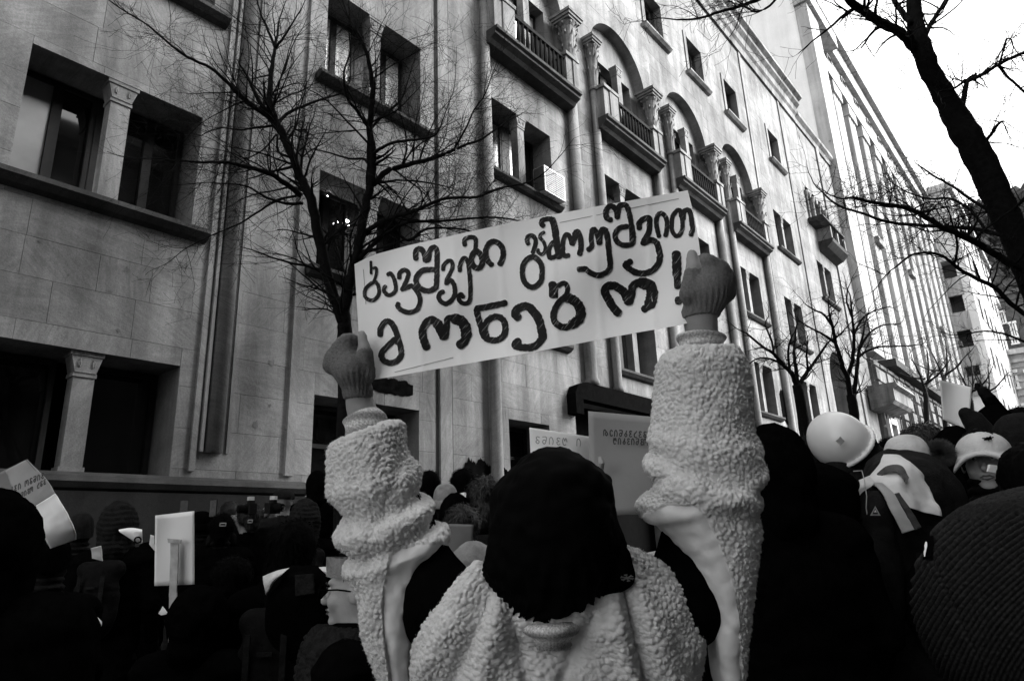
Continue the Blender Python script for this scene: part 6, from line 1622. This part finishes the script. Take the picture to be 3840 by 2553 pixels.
# ---- white jacket shoulders and backpack of the dark haired person
for r in [o for o in bpy.data.objects if o.get('label', '').startswith('dark haired person in a white jacket')]:
    sheet('jacket_shoulder', [[(1085, 2128, 2.42), (1040, 2138, 2.40), (984, 2160, 2.42)], [(1060, 2150, 2.36), (1020, 2170, 2.35), (988, 2190, 2.37)], [(1022, 2190, 2.36), (1010, 2205, 2.35), (994, 2215, 2.36)], [(1002, 2225, 2.37), (1000, 2228, 2.37), (997, 2232, 2.37)]], 'lightcloth', r)
    sheet('jacket_shoulder', [[(1195, 2126, 2.42), (1225, 2124, 2.40), (1262, 2132, 2.42)], [(1210, 2140, 2.36), (1238, 2146, 2.35), (1268, 2152, 2.37)], [(1235, 2165, 2.36), (1250, 2172, 2.36), (1268, 2178, 2.37)]], 'lightcloth', r)
    V, F = loft([(2120, 1090, 1190, 2.5, .04, 0), (2150, 1072, 1208, 2.46, .09, 0), (2195, 1045, 1235, 2.45, .1, 0), (2240, 1008, 1262, 2.44, .11, 0), (2400, 1000, 1270, 2.44, .12, 0), (2600, 1010, 1260, 2.46, .11, 0)], 60, 60, 3)
    V = V + (.006 * vnoise(V, 12, 3))[:, None] * HF; fobj('backpack', V, orient_out(V, F), M['black'], r)
    sheet('backpack_patch', [[(1105, 2155, 2.355), (1175, 2150, 2.355)], [(1108, 2235, 2.33), (1180, 2225, 2.33)]], 'dark', r)
# ---- white panel on the back of the quilted hood person
for r in [o for o in bpy.data.objects if o.get('label', '').startswith('person in a dark quilted hood')]:
    sheet('back_panel', [[(445, 1985, 3.62), (490, 1978, 3.6), (532, 1984, 3.62)], [(452, 1996, 3.6), (492, 1992, 3.58), (532, 1996, 3.6)], [(490, 2020, 3.6), (510, 2022, 3.58), (533, 2024, 3.6)], [(515, 2038, 3.6), (524, 2038, 3.6), (532, 2036, 3.6)]], 'paper', r)
    mb = MB(); mb.tube([at(517 + 12 * math.cos(w), 2024 + 11 * math.sin(w), 3.565) for w in np.linspace(0, 2 * math.pi, 15)], .0045, 5); mb.build('round_badge', M['black'], r)
# ---- big ribbed beanie at the lower right
bp_ = thing('person', 'person close at the lower right in a charcoal ribbed beanie with a small label', 'person', tuple(float(q) for q in np.r_[at(3925, 2262, .80)[:2], gz(at(3925, 2262, .80)[1])]), _y)
k_ = (at(3925, 1860, .80)[2] - gz(at(3925, 2262, .80)[1])) / 1.74
o = link(bpy.data.objects.new('body', BODY['down']), bp_); omat(o, 'black'); omat(o, 'skin', 1); o.scale = (1, 1, k_)
nl, na = 260, 420; th = np.linspace(.02, math.pi - .5, nl)[:, None]; ph = np.linspace(0, 2 * np.pi, na, endpoint=False)[None]
bc = at(3925, 2262, .72)
V = (bc + (.124 * np.sin(th) * np.cos(ph))[..., None] * RT + (.138 * np.sin(th) * np.sin(ph))[..., None] * HF + (.127 * np.cos(th) + 0 * ph)[..., None] * UP).reshape(-1, 3)
i_ = np.arange(nl - 1)[:, None] * na; j_ = np.arange(na)[None]; F = np.stack([i_ + j_, i_ + na + j_, i_ + na + (j_ + 1) % na, i_ + (j_ + 1) % na], -1).reshape(-1, 4)
F = orient_out(V, F); N = normals(V, F)
# ribs sweep over the crown in wide arcs down to the lower left; the turned-up edge above them is plain
W3 = (V - CP); dz_ = W3 @ FW; X3 = IW / 2 + F_PX * (W3 @ RT) / dz_; Y3 = IH / 2 - F_PX * (W3 @ UP) / dz_
rad3 = np.hypot(X3 - 4275, Y3 - 2754); ribc = rad3 * (2 * math.pi / 21.) + 1.3 * vnoise(V, 24, 3) + .7 * vnoise(V, 60, 5)
msk = np.clip((Y3 - (1890 - .10 * (X3 - 3700))) / 50, 0, 1)
sx = np.interp(Y3, [1775, 1850, 1985, 2100, 2300, 2550], [3640, 3540, 3482, 3500, 3590, 3720])
seam = np.exp(-((X3 - sx) / 7) ** 2)
V = V + N * (.0017 * msk * np.sin(ribc) * (1 + .5 * vnoise(V, 40, 8)) - .0026 * seam + .0009 * vnoise(V, 420, 3) + .004 * vnoise(V, 14, 6))[:, None]
hb_ = fobj('beanie', V, F, rib('ribbed_knit', .018, 1), bp_)
ra = hb_.data.attributes.new('ribc', 'FLOAT', 'POINT'); ra.data.foreach_set('value', (ribc * msk + 1.2 * (1 - msk)).astype(np.float32))
def on_hat(px, py, off):
    d = ray(px, py); M3 = np.array([RT / .124, HF / .138, UP / .127]); a = M3 @ d; b = M3 @ (CP - bc)
    A_, B_, C_ = a @ a, a @ b, b @ b - 1; D_ = max(B_ * B_ - A_ * C_, 0)
    return (px, py, (-B_ - math.sqrt(D_)) / A_ - off)
lb1 = sheet('label', [[on_hat(3462, 2018, .003), on_hat(3492, 2006, .003)], [on_hat(3458, 2052, .003), on_hat(3496, 2045, .003)], [on_hat(3460, 2098, .003), on_hat(3494, 2085, .003)]], 'black', bp_, .001)
sheet('label_print', [[on_hat(x, y, .0062) for x in xs] for y, xs in ((2030, (3466, 3470)), (2044, (3463, 3473)), (2058, (3465, 3472)), (2070, (3462, 3471)), (2086, (3466, 3468)))], 'paper', lb1, .0005)

# ================================================================== placards and other things held up
def placard(name, label, pts, depth, mat, bend=0.0, group=None, cat_='placard', axis=0):
    """pts: tl,tr,br,bl pixels at their depths"""
    root = thing(name, label, cat_, tuple(np.mean([at(*p) for p in pts], 0)), group=group)
    tl, tr, br, bl = [np.array(p, float) for p in pts]; n = 14; V = []
    for j in range(n + 1):
        for i in range(n + 1):
            u, v = i / n, j / n; p = (tl * (1 - u) + tr * u) * (1 - v) + (bl * (1 - u) + br * u) * v
            w = u if axis == 0 else v
            V.append(at(p[0], p[1], p[2] + bend * math.sin(math.pi * w) + .004 * math.sin(5 * u + 3 * v)))
    V = np.array(V); k = len(V); i = np.arange(n)[:, None] * (n + 1); j = np.arange(n)[None]; F = np.stack([i + j, i + n + 1 + j, i + n + 2 + j, i + j + 1], -1).reshape(-1, 4)
    e = []
    for a in range(n): e += [(a, a + 1, a + 1 + k, a + k), (n * (n + 1) + a + 1, n * (n + 1) + a, n * (n + 1) + a + k, n * (n + 1) + a + 1 + k), (a * (n + 1), a * (n + 1) + k, (a + 1) * (n + 1) + k, (a + 1) * (n + 1)), (a * (n + 1) + n, (a + 1) * (n + 1) + n, (a + 1) * (n + 1) + n + k, a * (n + 1) + n + k)]
    fobj('sheet', np.vstack([V, V + HF * .002]), np.vstack([F, F[:, ::-1] + k, np.array(e)]), M[mat], root)
    return root
pk = placard('stick_placard', 'small white placard on a pale wooden stick in the left crowd', [(582, 1932, 3.3), (728, 1915, 3.3), (729, 2190, 3.28), (579, 2196, 3.28)], 3.3, 'paper', .012)
sheet('stick', [[(639, 2020, 3.268), (670, 2022, 3.268)], [(637, 2110, 3.262), (668, 2112, 3.262)], [(634, 2245, 3.25), (662, 2246, 3.25)], [(630, 2420, 3.25), (658, 2420, 3.25)]], 'wood', pk, .006)
sheet('tape', [[(628, 2018, 3.258), (680, 2022, 3.258)], [(630, 2034, 3.258), (679, 2038, 3.258)]], 'lightcloth', pk)
pc_ = placard('blank_placard', 'blank white placard with drooping corner raised at the right', [(3523, 1424, 3.1), (3645, 1452, 3.1), (3632, 1610, 3.05), (3537, 1572, 3.1)], 3.1, 'paper', .02)
# mitten gripping it
f = Field((-.09, -.07, -.12), (.12, .07, .1), .005)
f.cap((-.03, 0, .05), (.01, 0, -.05), .028, .04, .02).cap((.01, 0, .02), (.05, 0, -.06), .036, .045, .03).cap((.04, 0, -.06), (.07, .0, -.11), .04, .04, .02).cap((.03, .02, .04), (-.02, .03, .03), .016, .014, .01)
V, F = f.mesh(); c0 = at(3655, 1590, 3.06); V = c0 + np.outer(V[:, 0], HR) + np.outer(V[:, 1], HF) + np.outer(V[:, 2], (0, 0, 1))
for r in [o for o in bpy.data.objects if o.get('label', '').startswith('person in a black hood below the blank')]:
    fobj('mitten', V, F, M['dark'], r)
# printed sheets seen from the back: mirrored lettering shows through
GLY = {'g': [[(0, .9), (.4, 1), (.6, .8), (.4, .55)], [(.4, .55), (.05, .3), (.3, 0), (.65, .25), (.4, .55)]], 'o': [[(0, 0), (0, .8), (.3, 1), (.5, .8), (.5, .4)], [(.5, .8), (.75, 1), (1, .8), (1, 0)]], 'i': [[(.1, 0), (0, .5), (.3, 1), (.65, .8), (.7, 0)]], 'v': [[(0, .9), (.4, 1), (.55, .75), (.2, .5), (.6, .35), (.4, 0), (0, .1)]], 'e': [[(0, .8), (.3, 1), (.6, .7), (.5, .1), (.2, 0), (0, .2)]], 't': [[(.3, 0), (0, .3), (.3, .65), (.6, .3), (.3, 0)], [(.3, .65), (.7, 1), (1, .7), (1, 0)]], 's': [[(0, 0), (.5, 0), (.6, .5), (.3, .7), (0, 1)]], 'b': [[(.1, 1), (.3, .6), (.6, .3), (.3, 0), (0, .3), (.3, .6)]], 'n': [[(.7, 1), (0, 1), (.1, .3), (.4, 0), (.7, .3), (.4, .6), (.05, .4)]], 'm': [[(0, .9), (.3, 1), (.6, .7), (.6, .3), (.3, 0), (0, .3), (.3, .55)]], 'l': [[(0, .5), (.2, 1), (.4, .6), (.6, 1), (.8, .6), (.6, 0), (.2, .1)]]}
def lettering(par, text, x0, y0, x1, y1, h, depth, mat, w=3.2, mirror=True):
    mb = MB(); n = len(text); dx, dy = (x1 - x0) / n, (y1 - y0) / n
    for i, ch in enumerate(text):
        if ch not in GLY: continue
        for st_ in GLY[ch]:
            P = [((1 - a if mirror else a), b_) for a, b_ in st_]
            pts = [np.array((x0 + dx * (i + .1 + .8 * a) + (y1 - y0) / (x1 - x0) * 0, y0 + dy * (i + .8 * a) - h * b_)) for a, b_ in P]
            pts = smooth_path(pts, 3)
            dd = depth if callable(depth) else (lambda *_: depth)
            for k in range(len(pts) - 1):
                a, b_ = pts[k], pts[k + 1]; t = b_ - a; t = t / (np.linalg.norm(t) + 1e-6); nn = np.array((-t[1], t[0])) * w / 2
                a = a - t * w * .3; b_ = b_ + t * w * .3
                mb.quad(*[at(p[0], p[1], dd(*p)) for p in (a - nn, b_ - nn, b_ + nn, a + nn)])
    return mb.build('print', M[mat], par)
p1 = placard('white_poster', 'white poster sheet raised just behind the black beanie', [(1985, 1602, 2.3), (2235, 1640, 2.3), (2240, 1760, 2.3), (1990, 1720, 2.3)], 2.3, 'paper', -.03)
lettering(p1, 'gnivl i', 2000, 1662, 2180, 1672, 26, 2.262, 'ghost2', 3)
p2 = placard('thin_poster', 'greyish poster with mirrored print showing through beside the right sleeve', [(2206, 1541, 2.1), (2560, 1572, 2.1), (2560, 1920, 2.05), (2215, 1935, 2.05)], 2.1, 'paper2', .0)
lettering(p2, 'teinbvsvg ig', 2262, 1633, 2480, 1643, 22, 2.075, 'ghost', 4); lettering(p2, 'libvinvo gi', 2296, 1664, 2480, 1670, 22, 2.072, 'ghost', 4)
fg = MB(); fg.tube([at(2252, 1760, 2.04), at(2256, 1735, 2.03), at(2250, 1714, 2.04)], [.010, .009, .006], 8); o = fg.build('fingertip', M['skin'], p2)
p3 = placard('curved_poster', 'curled printed poster sheet at the left edge', [(-40, 1790, 2.2), (100, 1722, 2.15), (205, 1850, 2.1), (-30, 1960, 2.15)], 2.2, 'board', .03)
lettering(p3, 'bvi ogniv', 35, 1850, 165, 1790, 20, 2.085, 'ghost', 4); lettering(p3, 'nivo sgv', 75, 1868, 172, 1812, 18, 2.078, 'ghost', 4)
p3b = sheet('lower_fold', [[(205, 1850, 2.098), (135, 1895, 2.10)], [(250, 1920, 2.07), (150, 1965, 2.08)], [(278, 1985, 2.06), (165, 2010, 2.07)], [(281, 2022, 2.08), (188, 2056, 2.09)]], 'paper', p3)
sheet('middle_fold', [[(100, 1722, 2.151), (20, 1765, 2.17)], [(165, 1790, 2.12), (60, 1850, 2.13)], [(206, 1850, 2.099), (132, 1897, 2.101)]], 'paper2', p3)
p4 = placard('grey_board', 'plain grey board held low between the sleeve and the pale hood', [(1625, 1962, 3.0), (1776, 1966, 3.0), (1768, 2100, 3.0), (1640, 2150, 3.0)], 3.0, 'board')
# rolled printed tube at the lower left
rt = thing('paper_roll', 'rolled white printed sheet held low at the left', 'paper roll', tuple(at(300, 2295, 2.2)))
rr_ = MB(); A, B = at(262, 2285, 2.2), at(362, 2342, 2.35)
for k in range(3):
    s_ = [(A + (B - A) * t) for t in np.linspace(0, 1, 5)]
rr_.tube([A + (B - A) * t for t in np.linspace(0, 1, 6)], [.032, .031, .029, .026, .022, .018], 20, True).build('sheet', M['paper'], rt, True)
MB().tube([A + (B - A) * t for t in (.04, .16)], [.0335, .0325], 20, False).build('printed_band', M['grey'], rt, True)
lettering(rt, 'tgo', 308, 2330, 350, 2350, 18, 2.195, 'black', 5, False)
sheet('loose_edge', [[(254, 2255, 2.18), (280, 2254, 2.18)], [(275, 2262, 2.18), (300, 2262, 2.18)], [(295, 2266, 2.18), (311, 2272, 2.18)]], 'paper', rt)
# loose white papers in the crowd
for lab, grid in (('small white paper corner beside the quilted hood', [[(341, 2055, 3.4), (378, 2045, 3.4)], [(345, 2093, 3.4), (384, 2103, 3.4)]]),
                  ('small white paper below the stick of the placard', [[(608, 2273, 2.8), (632, 2300, 2.8)], [(594, 2300, 2.8), (604, 2306, 2.8)]]),
                  ('narrow white flap right of the quilted hood', [[(565, 2004, 3.5), (578, 2008, 3.5)], [(560, 2040, 3.5), (579, 2065, 3.5)]])):
    o = sheet('loose_paper', grid, 'paper', None); tag(o, lab, 'paper', 'loose white papers in the crowd')
o = sheet('white_card', [[(3712, 1741, 2.2), (3764, 1748, 2.2)], [(3706, 1768, 2.2), (3762, 1780, 2.2)]], 'paper', None, .01); tag(o, 'small white card held up near the right edge', 'card')
# straps and buckles catching light
for lab, px, py, d in (('bright square buckle on a strap in the left crowd', 836, 1966, 3.2), ('small pale buckle below the camera in the left crowd', 938, 1954, 5.0)):
    b = MB(); w, h_ = (12, 5) if d < 4 else (9, 5)
    pts = [at(px + a, py + c, d) for a, c in ((-w, h_), (-w + 2, -h_), (w, -h_), (w - 2, h_), (-w, h_))]
    for k in range(4): b.tube(pts[k:k + 2], .0026 * d / 3.2, 6)
    o = b.build('buckle', M['metal_white']); tag(o, lab, 'buckle', 'strap buckles')

# cameras and phones held up by the crowd
def camera_thing(px, py, d, rz, lab, phone=False):
    p = at(px, py, d); r = thing('phone' if phone else 'photo_camera', lab, 'phone' if phone else 'camera', tuple(p), _y + rz, 'cameras and phones in the left crowd')
    def P(b, nm, m): return mobj(nm, b.v, b.f, M[m], r, world_coords=False)
    if phone:
        P(MB().box(-.036, .036, -.004, .004, -.075, .075), 'case', 'dark'); P(MB().box(-.033, .033, -.0055, -.0045, -.07, .07), 'screen', 'grey')
    else:
        P(MB().box(-.07, .07, -.03, .03, -.045, .045).prism([(-.03, .045), (.03, .045), (.018, .072), (-.018, .072)], 1, -.025, .025), 'case', 'dark')
        P(MB().tube([(0, -.03, 0), (0, -.11, 0)], [.036, .034], 16), 'lens', 'black2'); P(MB().tube([(0, -.11, 0), (0, -.113, 0)], [.026, .026], 14), 'front_glass', 'glass')
        P(MB().box(-.02, .02, -.03, .02, .073, .105), 'flash', 'lightcloth')
    return r
camera_thing(1022, 1905, 6.0, 1.2, 'dark camera with a pale flash held up in the left crowd')
camera_thing(940, 1908, 5.9, -.9, 'dark camera held up by a hand in the left crowd')
camera_thing(690, 1905, 6.2, .2, 'phone held up just above the small placard', True)
camera_thing(800, 1905, 6.0, -.3, 'phone held up right of the small placard', True)
# raised hands in the left crowd, each on the arm of its owner
